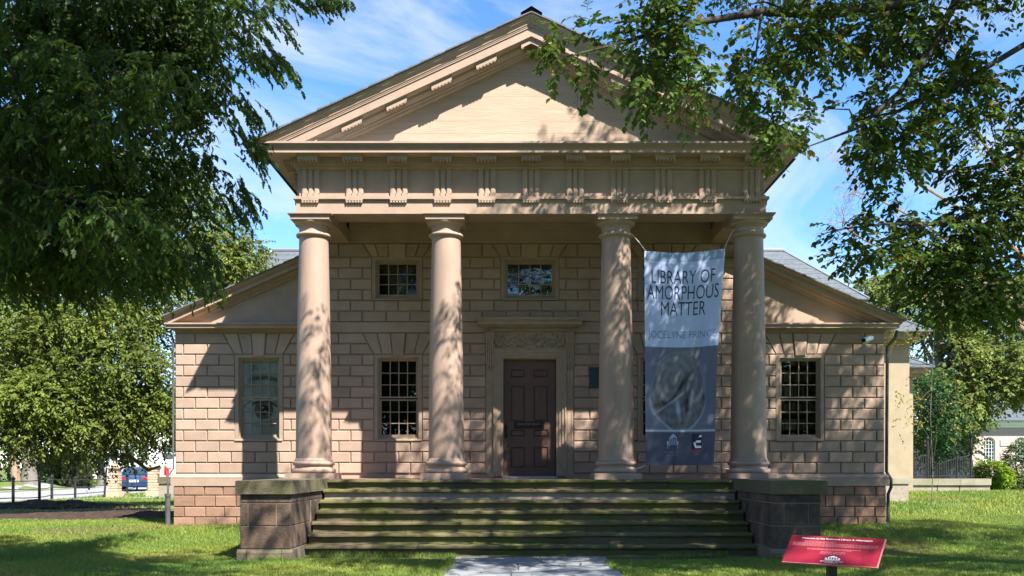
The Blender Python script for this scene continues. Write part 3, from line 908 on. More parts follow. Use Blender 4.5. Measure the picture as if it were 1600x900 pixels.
# ---- door surround
S = empty('door_surround', (0, YW, 0), B)
mb = MB()
def surr(hw0, hw1, z_t0, z_t1, yf):
    mb.box(-hw1, -hw0, yf, YW+.02, .04, z_t0); mb.box(hw0, hw1, yf, YW+.02, .04, z_t0); mb.box(-hw1, hw1, yf, YW+.02, z_t0, z_t1)
surr(.575, .63, DOOR_H, DOOR_H+.05, YW-.035)
surr(.63, .70, DOOR_H+.05, DOOR_H+.115, YW-.055)
surr(.70, .765, DOOR_H+.115, DOOR_H+.175, YW-.08)
surr(.765, .79, DOOR_H+.175, DOOR_H+.20, YW-.105)
for s in (-1, 1):
    mb.box(*sorted((s*.575, s*.60)), YW+.02, YW+.12, .036, DOOR_H)
mb.box(-.575, .575, YW+.02, YW+.12, DOOR_H-.02, DOOR_H)
mb.build('architrave', trimm, S)
for s in (-1, 1):
    mb = MB(); a, b = sorted((s*.795, s*.945))
    mb.box(a, b, YW-.05, YW+.01, .04, 2.36); mb.box(a-.012, b+.012, YW-.07, YW+.01, .003, .14); 
    c = (a+b)/2
    mb.box(c-.05, c-.035, YW-.058, YW-.05, .2, 2.25); mb.box(c+.035, c+.05, YW-.058, YW-.05, .2, 2.25)
    mb.build('pilaster_strip', trimm, S)
    # scrolled console, ribbed down its face
    K = empty('console', (s*.87, YW, 2.36), S)
    mb = MB()
    for i in range(4):
        xx = s*.87 - .063 + .042*i; r_ = .019
        prof = [(3.2, .19), (3.14, .215), (3.06, .20), (2.98, .15), (2.85, .10), (2.7, .08), (2.58, .085), (2.5, .10), (2.44, .085), (2.41, .05)]
        mb.tube([(xx, YW-d, z) for z, d in prof], r_, 8)
    mb.prismz([(s*.87-.085, YW), (s*.87-.085, YW-.07), (s*.87+.085, YW-.07), (s*.87+.085, YW)], 2.43, 3.2)
    mb.build('console_scroll', trimm, K, 50)
    for z, d in ((3.05, .16), (2.52, .07)): 
        for xx in (s*.87-.09, s*.87+.09):
            mb = MB(); mb.tube([(xx-.008, YW-d, z), (xx+.008, YW-d, z)], .04, 12); mb.build('rosette', trimm, K, 50)
    mb = MB()
    for i, (dx, dz) in enumerate(((-.04, 0), (0, -.03), (.04, 0))):
        mb.lathe([(.004,-.045),(.022,-.02),(.02,.02),(.004,.04)], s*.87+dx, YW-.06, 8, 2.40+dz)
    mb.build('console_tassel', trimm, K, 50)
mb = MB()
mb.box(-.79, .79, YW-.03, YW+.01, 2.81, 3.19); mb.build('frieze_ground', trimm, S)
# carved scrolling foliage
mb = MB()
def leafblade(cx, cz, ang, L, w, yb):
    ca, sa = math.cos(ang), math.sin(ang)
    def tr(u_, v_): return (cx+u_*ca-v_*sa, cz+u_*sa+v_*ca)
    pts = [tr(0,0), tr(.3*L,-w), tr(.75*L,-.7*w), tr(L,0), tr(.75*L,.7*w), tr(.3*L,w)]
    b = [(p[0], yb, p[1]) for p in pts] + [(*tr(.5*L,0)[:1], yb-.035, tr(.5*L,0)[1])]
    mb.add([(x,y,z) for x,y,z in b], [(0,1,6),(1,2,6),(2,3,6),(3,4,6),(4,5,6),(5,0,6)])
for s in (-1, 1):
    for cx, cz, r0, d in ((.20, 2.99, .13, 1), (.44, 3.0, .135, -1), (.66, 2.98, .12, 1)):
        sp = []
        for i in range(22):
            t = i/21; a = d*(t*5.2) + (math.pi*1.2 if d > 0 else .6)
            r_ = r0*(1-.72*t); sp.append((s*(cx + r_*math.cos(a)), YW-.05-.012*t, cz + r_*math.sin(a)))
        mb.tube(sp, [.02-.010*i/21 for i in range(22)], 6)
        for i in range(7):
            a = d*(i*.8)+1.0
            leafblade(s*(cx+r0*.75*math.cos(a)), cz+r0*.75*math.sin(a), (a+.7) if s > 0 else math.pi-(a+.7), .085, .026, YW-.034)
        mb.lathe([(.006,-.02),(.026,0),(.006,.02)], s*cx, YW-.055, 8, cz)
for i in range(7):
    a = math.radians(30+20*i); leafblade(0, 2.9, a, .23, .025, YW-.038)
mb.build('carved_foliage', trimm, S)
mb = MB()
for out, z0, z1 in ((.05, 3.19, 3.215), (.1, 3.262, 3.285), (.13, 3.285, 3.30)): mb.box(-.95-out, .95+out, YW-.08-out, YW+.01, z0, z1)
mb.box(-.93, .93, YW-.09, YW+.01, 3.215, 3.262)
for i in range(44):
    x = -.965+i*.0449; mb.box(x-.013, x+.013, YW-.135, YW-.088, 3.216, 3.261)
for out, z0, z1 in ((.2, 3.30, 3.365), (.21, 3.365, 3.38), (.235, 3.38, 3.40), (.255, 3.40, 3.425), (.265, 3.425, 3.45)): mb.box(-.92-out, .92+out, YW-.1-out, YW+.01, z0, z1)
mb.build('door_cornice', trimm, S)

# ---- downpipes of the building
mb = MB()
mb.tube([(-7.79, YW-.12, 3.2), (-7.755, YW-.03, 3.0), (-7.755, YW-.02, .2), (-7.84, YW-.11, .04), (-7.84, YW-.11, -.35)], .021, 10)
mb.build('downpipe', piper, B, 50)
mb = MB(); mb.tube([(-7.84, YW-.12, -.34), (-7.84, YW-.12, -1.1)], .055, 12)
mb.tube([(-7.84, YW-.12, -.40), (-7.84, YW-.12, -.34)], .068, 12); mb.build('drain_boot', pipe, B, 50)
mb = MB()
mb.tube([(7.95, YW-.13, 3.2), (7.93, YW-.1, 3.05), (7.78, YW-.02, 2.85), (7.77, YW+.0, .14), (7.85, YW-.05, -.03), (7.85, YW-.05, -.2), (7.79, YW-.04, -.35), (7.79, YW-.04, -1.06)], .035, 10)
mb.build('downpipe', pipe, B, 50)

# ================================================================== things fixed to or standing by it
mb = MB()
Cm = empty('security_camera', (7.27, YW-.06, 2.99)); tag(Cm, 'small white tube security camera high on the right wing wall', 'security camera')
cx, cz = 7.27, 3.0
mb.tube([(cx+.12, YW-.14, cz+.03), (cx-.11, YW-.32, cz-.04)], .055, 14); mb.build('housing', whitep, Cm, 50)
mb = MB(); mb.tube([(cx-.11, YW-.32, cz-.04), (cx-.125, YW-.332, cz-.045)], .045, 14); mb.build('lens', black, Cm, 50)
mb = MB(); mb.tube([(cx+.02, YW-.02, cz-.08), (cx+.02, YW-.2, cz-.08), (cx, YW-.22, cz-.02)], .015, 8); mb.tube([(cx+.02, YW-.033, cz-.08), (cx+.02, YW-.02, cz-.08)], .045, 12); mb.build('bracket', whitep, Cm, 50)

PQ = empty('wall_plaque', (1.41, YW-.03, 1.95)); tag(PQ, 'small dark green bronze plaque fixed to the wall right of the door', 'plaque')
mb = MB(); block(mb, [(1.29, 1.95), (1.56, 1.95), (1.56, 2.41), (1.29, 2.41)], YW-.031, YW-.055, .01); mb.build('plate', bronze, PQ)
mb = MB()
for i in range(9):
    w = .09*(1 if i % 3 else .7); mb.box(1.425-w, 1.425+w, YW-.0575, YW-.0535, 2.34-i*.04, 2.352-i*.04)
mb.build('raised_lettering', bronze, PQ)

# ---- steps
ST = empty('stone_steps', (0, -1.2, -1.28)); tag(ST, 'flight of seven wide mossy stone steps up to the portico', 'steps')
RISE, TREAD = .181, .31
rs = random.Random(21)
for i in range(7):
    z1 = -RISE*i; z0 = z1-RISE
    yn = -.35-TREAD*i
    yb = yn+TREAD+.06
    prof = [(yb, z0), (yn+.07, z0), (yn+.065, z1-.06), (yn+.012, z1-.058), (yn+.002, z1-.05), (yn, z1-.03), (yn+.006, z1-.012), (yn+.02, z1-.002), (yn+.05, z1), (yb, z1+.004)]
    cuts = [-3.86, -3.86+rs.uniform(1.6, 3.0), rs.uniform(.2, 1.6) , 3.79]
    if i in (0, 3): cuts.insert(3, 2.6)
    for a, b in zip(cuts[:-1], cuts[1:]):
        dz, dy = rs.uniform(-.004, .004), rs.uniform(-.006, .006)
        n = max(4, int((b-a)/.12)); mb = MB()
        xs = np.linspace(a+.003, b-.003, n+1)
        m_ = len(prof); vs, fs = [], []
        for x in xs:
            w1 = .006*math.sin(x*2.1+i)+rs.uniform(-.003, .003); w2 = .004*math.sin(x*3.3+2*i)+rs.uniform(-.002, .002)
            for (y, z) in prof:
                ny = 1 if y < yn+.06 and z > z1-.07 else 0
                vs.append((x, y+dy+w1*ny, z+dz+w2*ny))
        for q_ in range(n):
            for j in range(m_):
                j2 = (j+1) % m_; fs.append((q_*m_+j, (q_+1)*m_+j, (q_+1)*m_+j2, q_*m_+j2))
        fs.append(tuple(range(m_))); fs.append(tuple(range((n+1)*m_-1, n*m_-1, -1)))
        mb.add(vs, fs); mb.build('step_slab', moss, ST, 35)
mb = MB()
for a, b in ((-3.7, -.9), (-.895, 1.0), (1.005, 3.6)):
    block(mb, [(a, -1.4), (b, -1.4), (b, -1.252), (a, -1.252)], -2.1, -2.42, .012)
mb.build('foot_stone', moss, ST)
mb = MB(); mb.box(-3.84, 3.77, -1.9, -.1, -1.4, -1.09); mb.box(-3.84, 3.77, -1.15, -.1, -1.09, -.6); mb.box(-3.84, 3.77, -.6, -.1, -.6, -.19)
mb.build('step_core', mortar, ST)

def yblock(mb, x, y0, y1, z0, z1, s, d=.012):     # stone on a side face looking +-X
    t = MB(); block(t, [(y0, z0), (y1, z0), (y1, z1), (y0, z1)], 0, -.02, d)
    mb.add([(x + s*(-yy), xx, zz) for xx, yy, zz in t.v], t.f if s < 0 else t.f)
def pedestal(xi, xo, side, label):
    """xi inner face, xo outer face"""
    P_ = empty('stair_pedestal', ((xi+xo)/2, -1.6, -1.28)); tag(P_, label, 'stair pedestal', 'stone pedestals flanking the steps')
    a, b = sorted((xi, xo)); yf, yb = -3.0, -.05
    mb = MB(); mb.box(a+.012, b-.012, yf+.012, yb, -1.4, -.2); mb.build('core', mortar, P_)
    rp = random.Random(8 if side < 0 else 9)
    courses = [(-1.07, -.712, [.0, 1.0]), (-.70, -.345, [0, .16, .72, 1.0] if side < 0 else [0, .25, .76, 1.0]), (-.333, -.205, [0, 1.0])]
    for z0, z1, cut in courses:
        for c0, c1 in zip(cut[:-1], cut[1:]):
            x0, x1 = a+(b-a)*c0+.006, a+(b-a)*c1-.006
            mb = MB(); block(mb, [(x0, z0), (x1, z0), (x1, z1), (x0, z1)], yf+.03, yf-rp.uniform(0, .006), .008)
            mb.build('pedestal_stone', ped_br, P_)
        for face, sgn in ((xi, side*-1), (xo, side)):
            ys = [yf] + sorted(rp.uniform(yf+.5, yb-.4) for _ in range(3)) + [yb]
            for y0, y1 in zip(ys[:-1], ys[1:]):
                if y1-y0 < .12: continue
                mb = MB()
                xw = face - sgn*.03
                vs = [(y0+.006, z0), (y1-.006, z0), (y1-.006, z1), (y0+.006, z1)]
                mb.add([(xw, y, z) for y, z in vs] + [(face-sgn*.008, y, z) for y, z in vs] + [(face, y+(.008 if y < (y0+y1)/2 else -.008), z+(.008 if z < (z0+z1)/2 else -.008)) for y, z in vs],
                       [(i,(i+1)%4,4+(i+1)%4,4+i) for i in range(4)] + [(4+i,4+(i+1)%4,8+(i+1)%4,8+i) for i in range(4)] + [(8,9,10,11)])
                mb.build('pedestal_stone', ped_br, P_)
    o = .045
    cutb = [0, .18, .8, 1.0] if side < 0 else [0, .55, 1.0]
    mb = MB()
    for c0, c1 in zip(cutb[:-1], cutb[1:]):
        x0, x1 = a-o+(b-a+2*o)*c0+.004, a-o+(b-a+2*o)*c1-.004
        mb.profx([(yf+.1, -1.5), (yf-.05, -1.5), (yf-.05, -1.13), (yf-.01, -1.082), (yf+.1, -1.082)], x0, x1)
    mb.box(xi if side < 0 else xi-.04, (xi+.04) if side < 0 else xi, yf+.1, -2.0, -1.5, -1.085)
    mb.box((xo-.04) if side < 0 else xo, xo if side < 0 else xo+.04, yf+.1, yb, -1.5, -1.085)
    mb.build('base_course', ped_base, P_)
    ca, cb = a-.06, b+.04
    if side > 0: ca, cb = a-.03, b+.09
    cutsy = [yf-.06, yf+(1.55 if side < 0 else 1.2), yb]
    for y0, y1 in zip(cutsy[:-1], cutsy[1:]):
        mb = MB()
        mb.box(ca, cb, y0, y1-.006, -.195, .012)
        mb.box(ca+.012, cb-.012, y0+.012, y1-.012, .012, .02)
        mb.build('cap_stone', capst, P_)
pedestal(-3.888, -4.697, -1, 'left stone pedestal beside the mossy steps, pale cap catching the sun')
pedestal(3.824, 4.60, 1, 'right stone pedestal beside the steps, shaded and nearly black in front')

# ---- banner hung between the two right-hand columns
YB = -.02
BN = empty('banner', (wx(1068, YB), YB, wz(727, YB))); tag(BN, 'tall blue and grey cloth banner lettered LIBRARY OF AMORPHOUS MATTER between right columns', 'banner')
def bz(u, v):     # v 0 bottom .. 1 top ; returns world point
    xl = np.interp(v, [0, .5, 1], [wx(1009, YB), wx(1008, YB), wx(1007, YB)])
    xr = np.interp(v, [0, .2, .45, .6, .8, 1], [wx(1115.5, YB), wx(1117.5, YB), wx(1120, YB), wx(1123, YB), wx(1128, YB), wx(1133, YB)])
    zt = wz(390, YB) - .055*np.sin(np.pi*u)**1.0*1.0 + u*(wz(388, YB)-wz(391, YB)) - .02
    zb_ = wz(727, YB) + .0*u
    x_ = xl+(xr-xl)*u; z_ = zb_+(zt-zb_)*v
    # a soft diagonal fold from the upper right, and some cockling along the top hem
    f = u - (.80 - .35*(1-v) + .12*np.sin(3*v))
    y_ = YB + .045*np.exp(-(f/.06)**2)*smooth01((.95-v)/.4) - .03*np.exp(-((f-.09)/.05)**2)*smooth01((.9-v)/.4)
    y_ = y_ + .012*np.sin(9*u+4*v) * smooth01(v*3) + .010*np.sin(26*u)*np.exp(-((1-v)/.06)) + .02*np.sin(3.1*u+1)*v + .014*np.sin(14*v+2*u)*np.exp(-((v-.08)/.12)**2)
    x_ = x_ - .02*np.exp(-(f/.06)**2)*smooth01((.7-v)/.4)
    return x_, y_, z_
nu, nv = 96, 240
u, v = np.meshgrid(np.linspace(0,1,nu), np.linspace(0,1,nv))
X, Y, Z = bz(u, v)
light = np.array([.50, .60, .90]); 
cols = np.empty(u.shape+(3,)); cols[:] = light
lower = v < .556
g = np.stack([np.full_like(u,.165), np.full_like(u,.185), np.full_like(u,.265)], -1)
g *= (1+.25*np.sin(3*u+5*v)*.5)[...,None]
def sst(a,b,q): return smooth01((q-a)/(b-a))
# a cut-open grey stone lying in the lower half
ou, ov = (u-.47)/.385, (v-.345)/.19
th = np.arctan2(ov, ou); rr_ = np.hypot(ou, ov)*(1+.04*np.sin(3*th+1)+.03*np.sin(5*th))
ins = 1-sst(.96,1.0,rr_)
ringp = .5+.5*np.sin(70*np.hypot((u-.40)*.9,(v-.40)*2.0))
stone = .13+.05*ringp+.05*sst(-.2,.6,ov)-.05*sst(.3,1,ou)
crack = np.exp(-((ov-(.05+.5*ou+.14*np.sin(4.2*ou)))/(.09+.05*np.sin(7*ou)))**2)*sst(-1,-.7,ou)*(1-sst(.3,.6,ou))
stone = stone*(1-.75*crack)+.0
gl_ = np.exp(-((ov-(-.12+.5*ou))/.035)**2)*sst(-.95,-.6,ou)*(1-sst(.0,.3,ou))
stone = stone+.22*gl_
h1 = np.exp(-(((ou-.35)/.16)**2+((ov+.3)/.28)**2)); stone = stone*(1-.7*h1)
hl = np.exp(-(((ou+.02+.15*(ov+.4))/.07)**2+((ov+.42)/.2)**2)); stone = stone+.35*hl
hl2 = np.exp(-(((ou-.52-.2*(ov+.2))/.06)**2+((ov+.2)/.25)**2)); stone = stone+.3*hl2
stone += .03*np.sin(33*u+7*np.sin(21*v))*np.sin(29*v+5*np.sin(17*u))
sc = np.stack([stone*.95, stone, stone*1.22], -1)
g = g*(1-ins[...,None])+sc*ins[...,None]
rim = np.exp(-((rr_-1.0)/.025)**2)*(sst(.1,.9,-ov)*.8+.25)
g = g+rim[...,None]*np.array([.2,.2,.24])
g[v < .158] = np.array([.10,.105,.155])
band = np.exp(-((v-.162)/.004)**2); g = g*(1-band[...,None])+band[...,None]*np.array([.6,.68,.8])
cols[lower] = np.clip(g,0.01,.9)[lower]
hem = (v > .955); cols[hem] = np.array([.27,.37,.56])
edge = (u < .012) | (u > .988); cols[edge & ~lower] = np.array([.55,.68,.86])
P = np.stack([X,Y,Z],-1).reshape(-1,3) - np.array(BN.location)
idx = np.arange(nu*nv).reshape(nv,nu)
a,b_,c_,d_ = idx[:-1,:-1].ravel(), idx[:-1,1:].ravel(), idx[1:,1:].ravel(), idx[1:,:-1].ravel()
F = np.concatenate([np.stack([a,b_,c_],1), np.stack([a,c_,d_],1)])
link('cloth', fast_mesh('cloth', P, F, clothm, np.clip(cols,0,1).reshape(-1,3), True), None, BN, BN.location)
def on_banner(name, vs, fs, u0, v0, su, sv, m, parent=BN):
    """flat print in banner coordinates laid on the cloth"""
    # cut long faces so that the print follows the folds
    vv = np.array(vs, dtype=float); uu = u0+vv[:,0]*su; v_ = v0+vv[:,1]*sv
    x_, y_, z_ = bz(uu, v_)
    mb = MB(); mb.add(list(zip(x_, y_-.004, z_)), fs); return mb.build(name, m, parent)
for body, u0, u1, v0, h, m in (('LIBRARY OF', .09, .895, .853, .062, navy), ('AMORPHOUS', .03, .955, .778, .066, navy), ('MATTER', .215, .80, .704, .064, navy), ('JOCELYNE PRINCE', .04, .955, .586, .044, greyp)):
    v2, fs = text_mesh(body, 1.0, 1.0, offset=-.007)
    on_banner('lettering', v2, fs, u0, v0, u1-u0, h, m)
# emblems at the foot: a small temple front, and a white E on a dark tile
def rects(rs_):
    vs, fs = [], []
    for r_ in rs_:
        b = len(vs); vs += r_; fs.append(tuple(range(b, b+len(r_))))
    return vs, fs
R4 = lambda x0,y0,x1,y1: [(x0,y0),(x1,y0),(x1,y1),(x0,y1)]
tem = [[(.18,.72),(.82,.72),(.5,1.0)], R4(.16,.64,.84,.70), R4(0,.10,1,.16), R4(.04,.02,.96,.07), R4(.1,.18,.9,.24)] + [R4(x-.035,.25,x+.035,.63) for x in (.24,.41,.59,.76)] + [R4(0,.25,.14,.5), R4(.86,.25,1,.5)]
vs, fs = rects(tem); on_banner('emblem', vs, fs, .31, .078, .18, .072, palep)
for body, v0, w in (('REDWOOD LIBRARY', .058, .26), ('& ATHENAEUM', .044, .18)):
    v2, fs = text_mesh(body, 1.0, 1.0); on_banner('emblem_lettering', v2, fs, .40-w/2, v0, w, .009, greyp)
vs, fs = rects([R4(0,0,1,1)]); on_banner('emblem_tile', vs, fs, .665, .075, .15, .072, navy)
hexE = [[(.12,.5),(.38,.05),(.56,.05),(.32,.5),(.56,.95),(.38,.95)], R4(.56,.05,.95,.21), R4(.36,.42,.9,.58), R4(.56,.79,.95,.95)]
vs, fs = rects(hexE); o = on_banner('emblem', vs, fs, .665, .077, .15, .068, white)
for vtx in o.data.vertices: vtx.co.y -= .003
vs, fs = rects([R4(0,0,1,1)]); on_banner('red_rule', vs, fs, .665, .066, .15, .005, redp)
mb = MB()
yc0 = .02
for (p0, p1, p2) in (((wx(1008,YB), YB, wz(391,YB)), (wx(997,YB), YB+.02, wz(376,YB)), (wx(988,.05), .12, wz(365,.05))),
                 ((wx(1132,YB), YB, wz(388,YB)), (wx(1140,YB), YB+.02, wz(370,YB)), (wx(1148,.05), .12, wz(357,.05))),
                 ((wx(1009,YB), YB, wz(727,YB)), (wx(1000,YB), YB+.02, wz(731,YB)), (wx(990,.05), .1, wz(734,.05))),
                 ((wx(1115,YB), YB, wz(727,YB)), (wx(1126,YB), YB+.02, wz(731,YB)), (wx(1140,.05), .1, wz(733,.05)))):
    mb.tube([p0, p1, p2], .008, 6)
mb.build('cord', cordm, BN)
# cords go on round the columns
mb = MB()
for cx_, z_, r_ in ((1.66, wz(364.5,.05), .315), (4.25, wz(357,.05), .29), (1.66, wz(733,.05), .415), (4.25, wz(733,.05), .415)):
    mb.tube([(cx_+r_*math.cos(t), .3+r_*math.sin(t), z_) for t in np.linspace(0, 2*math.pi, 25)], .007, 5)
mb.build('column_tie', cordm, BN)

# ---- red information panel
SG = empty('information_sign', (3.05, -8.2, -1.3)); tag(SG, 'low red information panel on a dark post in the grass', 'sign')
yaw, tilt = math.radians(37), math.radians(42)
r_ax = Vector((math.cos(yaw), -math.sin(yaw), 0))
f_h = Vector((-math.sin(yaw), -math.cos(yaw), 0))
d_ax = (f_h*math.cos(tilt) + Vector((0,0,-1))*math.sin(tilt))     # down the panel
n_ax = r_ax.cross(-d_ax).normalized()
SC = Vector((wx(1301, -8.1), -8.1, wz(860, -8.1)))
SWd, SHt = .99, .40
def sp(u_, v_, n_=0.0): return tuple(SC + r_ax*((u_-.5)*SWd) - d_ax*((v_-.5)*SHt) + n_ax*n_)
def pan(mb, u0, v0, u1, v1, n0, n1):
    mb.add([sp(u0,v0,n0),sp(u1,v0,n0),sp(u1,v1,n0),sp(u0,v1,n0),sp(u0,v0,n1),sp(u1,v0,n1),sp(u1,v1,n1),sp(u0,v1,n1)],
           [(0,3,2,1),(4,5,6,7),(0,1,5,4),(1,2,6,5),(2,3,7,6),(3,0,4,7)])
mb = MB(); pan(mb, 0, 0, 1, 1, -.012, 0); mb.build('panel', red, SG)
mb = MB(); pan(mb, 1, 0, 1.012, 1, -.014, .001); pan(mb, 0, -.02, 1.012, 0, -.014, .001); mb.build('edge_trim', pinkp, SG)
def on_sign(name, vs, fs, u0, v0, su, sv, m):
    mb = MB(); mb.add([sp(u0+p[0]*su, v0+p[1]*sv, .003) for p in vs], fs); return mb.build(name, m, SG)
v2, fs = text_mesh('Welcome to the Redwood Library & Athenaeum', 1, 1, offset=.01); on_sign('lettering', v2, fs, .12, .855, .76, .075, white)
rl = random.Random(4)
def para(n, v0, dv, u0, u1, last):
    vs, fs = [], []
    for i in range(n):
        uu = u0; end = u1 if i < n-1 else last
        while uu < end:
            w = rl.uniform(.012, .035)
            b = len(vs); h = .018
            vs += [(uu, v0-dv*i), (min(uu+w, end), v0-dv*i), (min(uu+w, end), v0-dv*i+h), (uu, v0-dv*i+h)]; fs.append((b,b+1,b+2,b+3))
            uu += w+.008
    on_sign('text_lines', vs, fs, 0, 0, 1, 1, pinkp)
para(2, .785, .034, .17, .52, .5); para(4, .715, .033, .045, .955, .93); para(2, .52, .033, .22, .80, .7); para(3, .42, .04, .38, .64, .6)
vs, fs = rects(tem); on_sign('emblem', vs, fs, .45, .13, .16, .17, white)
v2, fs = text_mesh('REDWOOD LIBRARY', 1, 1); on_sign('emblem_lettering', v2, fs, .41, .075, .24, .04, white)
v2, fs = text_mesh('& ATHENAEUM', 1, 1); on_sign('emblem_lettering', v2, fs, .46, .03, .14, .034, white)
mb = MB(); c0 = SC - n_ax*.012
mb.box(c0.x-.045, c0.x+.045, c0.y-.0, c0.y+.09, -1.45, c0.z-.07); mb.build('post', iron, SG)
mb = MB(); pan(mb, .38, .2, .62, .8, -.05, -.0125); mb.build('mount', iron, SG)
# ================================================================== ground
def gz(x, y):
    x = np.asarray(x, dtype=float); y = np.asarray(y, dtype=float)
    z = -1.275 + .225*smooth01((y+2.2)/3.6) 
    z = z - .15*smooth01((y-8)/14)*(1-smooth01((x-2)/6))
    z = z + .34*smooth01((y-4)/14)*smooth01((x-5)/6)
    z = z + .55*smooth01((-x-29.5)/2.5)*smooth01((y-26)/8)*(1-smooth01((y-43)/3))
    z = z + .02*np.sin(x*.9+1)*np.sin(y*.7) + .012*np.sin(2.3*x)*np.sin(1.9*y+1)
    return z
def grid_sheet(name, xs, ys, m, dz=0.0, mask=None):
    X, Y = np.meshgrid(xs, ys); Z = gz(X, Y)+dz
    n, k = X.shape; idx = np.arange(n*k).reshape(n, k)
    a,b_,c_,d_ = idx[:-1,:-1].ravel(), idx[:-1,1:].ravel(), idx[1:,1:].ravel(), idx[1:,:-1].ravel()
    F = np.concatenate([np.stack([a,b_,c_],1), np.stack([a,c_,d_],1)])
    P = np.stack([X,Y,Z],-1).reshape(-1,3)
    if mask is not None:
        cx = P[F].mean(1); F = F[mask(cx[:,0], cx[:,1])]
        used = np.unique(F); mp = np.full(len(P), -1); mp[used] = np.arange(len(used)); P = P[used]; F = mp[F]
    return tag(link(name, fast_mesh(name, P, F, m, None, True), None), kind='structure')
xs = np.concatenate([[-1500,-600,-250,-120,-80], np.arange(-60, 60, 1.0), [60,80,120,250,600,1500]])
ys = np.concatenate([[-400,-120,-60,-40], np.arange(-26, 80, 1.0), [80,120,250,600,1800]])
grid_sheet('lawn', xs, ys, lawnm)
# the side street to the left, running away from the camera
road_r = lambda y: -20.6 - .05*(y-18)
grid_sheet('road', np.arange(-36, -19, .25), np.arange(-10, 160, 1.0), roadm, .012, lambda x, y: (x < road_r(y)) & (x > road_r(y)-9.2))
grid_sheet('pavement', np.arange(-21.6, -12, .25), np.arange(24.2, 25.6, .2), flag, .02, lambda x, y: (x > road_r(y)+.1))
# mulch bed and trodden path in the shade of the left tree
wob = lambda x: .5*np.sin(x*.8)+.3*np.sin(x*1.9+1)
grid_sheet('trodden_path', np.arange(-22, -8.0, .2), np.arange(4, 18, .2), gravelm, .008, lambda x, y: (y > 5.3+wob(x)*.8) & (y < 15+wob(x+3)*.6) & (x < -8.2))
def bed(name, x0, x1, y0, y1, h):
    n = 30
    xs, ys = np.linspace(x0, x1, 90), np.linspace(y0, y1, 46)
    X, Y = np.meshgrid(xs, ys); u, v = (X-x0)/(x1-x0)*2-1, (Y-y0)/(y1-y0)*2-1
    r = np.hypot(u, v)*(1+.1*np.sin(3*np.arctan2(v,u)+1)+.06*np.sin(7*np.arctan2(v,u)))
    Z = gz(X,Y) + .03 + h*(1-smooth01(r))*(1+.5*np.sin(3*X)*np.sin(4*Y)) + RNG.uniform(-.02,.035,X.shape)*(r<1)
    Z = np.where(r > .98, gz(X,Y)-.05, Z)
    nn, k = X.shape; idx = np.arange(nn*k).reshape(nn,k)
    a,b_,c_,d_ = idx[:-1,:-1].ravel(), idx[:-1,1:].ravel(), idx[1:,1:].ravel(), idx[1:,:-1].ravel()
    F = np.concatenate([np.stack([a,b_,c_],1), np.stack([a,c_,d_],1)])
    return tag(link(name, fast_mesh(name, np.stack([X,Y,Z],-1).reshape(-1,3), F, mulchm), None), kind='structure')
bed('mulch_bed', -19.2, -12.6, 10.6, 15.6, .16)
bed('mulch_bed', -14.6, -8.1, 4.4, 8.6, .06)
# flagstone path up to the steps
PATH = tag(empty('garden_path', (0, -8, -1.28)), kind='structure')
mb = MB(); mb.box(-1.33, 1.2, -18, -2.5, -1.36, -1.268); tag(mb.build('path_bed', mortar, PATH), kind='structure')
rp = random.Random(12); y = -2.55
while y > -17:
    h = rp.uniform(.75, 1.25); split = rp.uniform(-.35, .35)
    cuts = [-1.33, split, 1.2] if rp.random() < .75 else [-1.33, split-.45, split+.5, 1.2]
    for a, b in zip(cuts[:-1], cuts[1:]):
        mb = MB(); j = lambda: rp.uniform(-.008, .008)
        z = -1.243+rp.uniform(-.004,.004)
        x0, x1, y0, y1 = a+.009+j(), b-.009+j(), y-h+.009+j(), y-.009
        mb.add([(x0,y0,z-.05),(x1,y0,z-.05),(x1,y1,z-.05),(x0,y1,z-.05),(x0,y0,z-.006),(x1,y0,z-.006),(x1,y1,z-.006),(x0,y1,z-.006),(x0+.008,y0+.008,z),(x1-.008,y0+.008,z),(x1-.008,y1-.008,z),(x0+.008,y1-.008,z)],
               [(0,1,5,4),(1,2,6,5),(2,3,7,6),(3,0,4,7),(4,5,9,8),(5,6,10,9),(6,7,11,10),(7,4,8,11),(8,9,10,11)])
        mb.build('flagstone', flag, PATH)
    y -= h

# ================================================================== foliage helpers
def unit(a): return a/np.maximum(np.linalg.norm(a, axis=-1, keepdims=True), 1e-9)
LEAF = {
 'beech': (np.array([(0,0,0),(-.27,.28,.04),(-.30,.55,.06),(-.13,.85,.02),(0,1,-.06),(.13,.85,.02),(.30,.55,.06),(.27,.28,.04),(0,.5,-.01)],float),
           np.array([(0,8,1),(1,8,2),(2,8,3),(3,8,4),(4,8,5),(5,8,6),(6,8,7),(7,8,0)])),
 'cut':   (np.array([(0,0,0),(-.10,.18,.02),(-.26,.34,.0),(-.12,.40,.02),(-.26,.60,.0),(-.09,.64,.02),(-.15,.84,0),(0,1.05,-.08),(.15,.84,0),(.09,.64,.02),(.26,.60,0),(.12,.40,.02),(.26,.34,0),(.10,.18,.02)],float),
           np.array([(0,13,1),(1,3,2),(1,13,11),(1,11,3),(3,5,4),(3,11,9),(3,9,5),(5,7,6),(5,9,7),(9,8,7),(11,10,9),(13,12,11)])),
 'simple':(np.array([(0,0,0),(-.28,.5,.06),(0,1,-.05),(.28,.5,.06)],float), np.array([(0,2,1),(0,3,2)])),
}
def leaves(P, D, N, S, kind):
    T, F = LEAF[kind]
    D = unit(D); N = unit(N - D*np.sum(N*D, -1, keepdims=True)); X = np.cross(D, N)
    V = P[:,None,:] + S[:,None,None]*(T[None,:,0:1]*X[:,None,:] + T[None,:,1:2]*D[:,None,:] + T[None,:,2:3]*N[:,None,:])
    n, m = len(P), len(T)
    Fa = (F[None]+ (np.arange(n)*m)[:,None,None]).reshape(-1,3)
    return V.reshape(-1,3), Fa, m
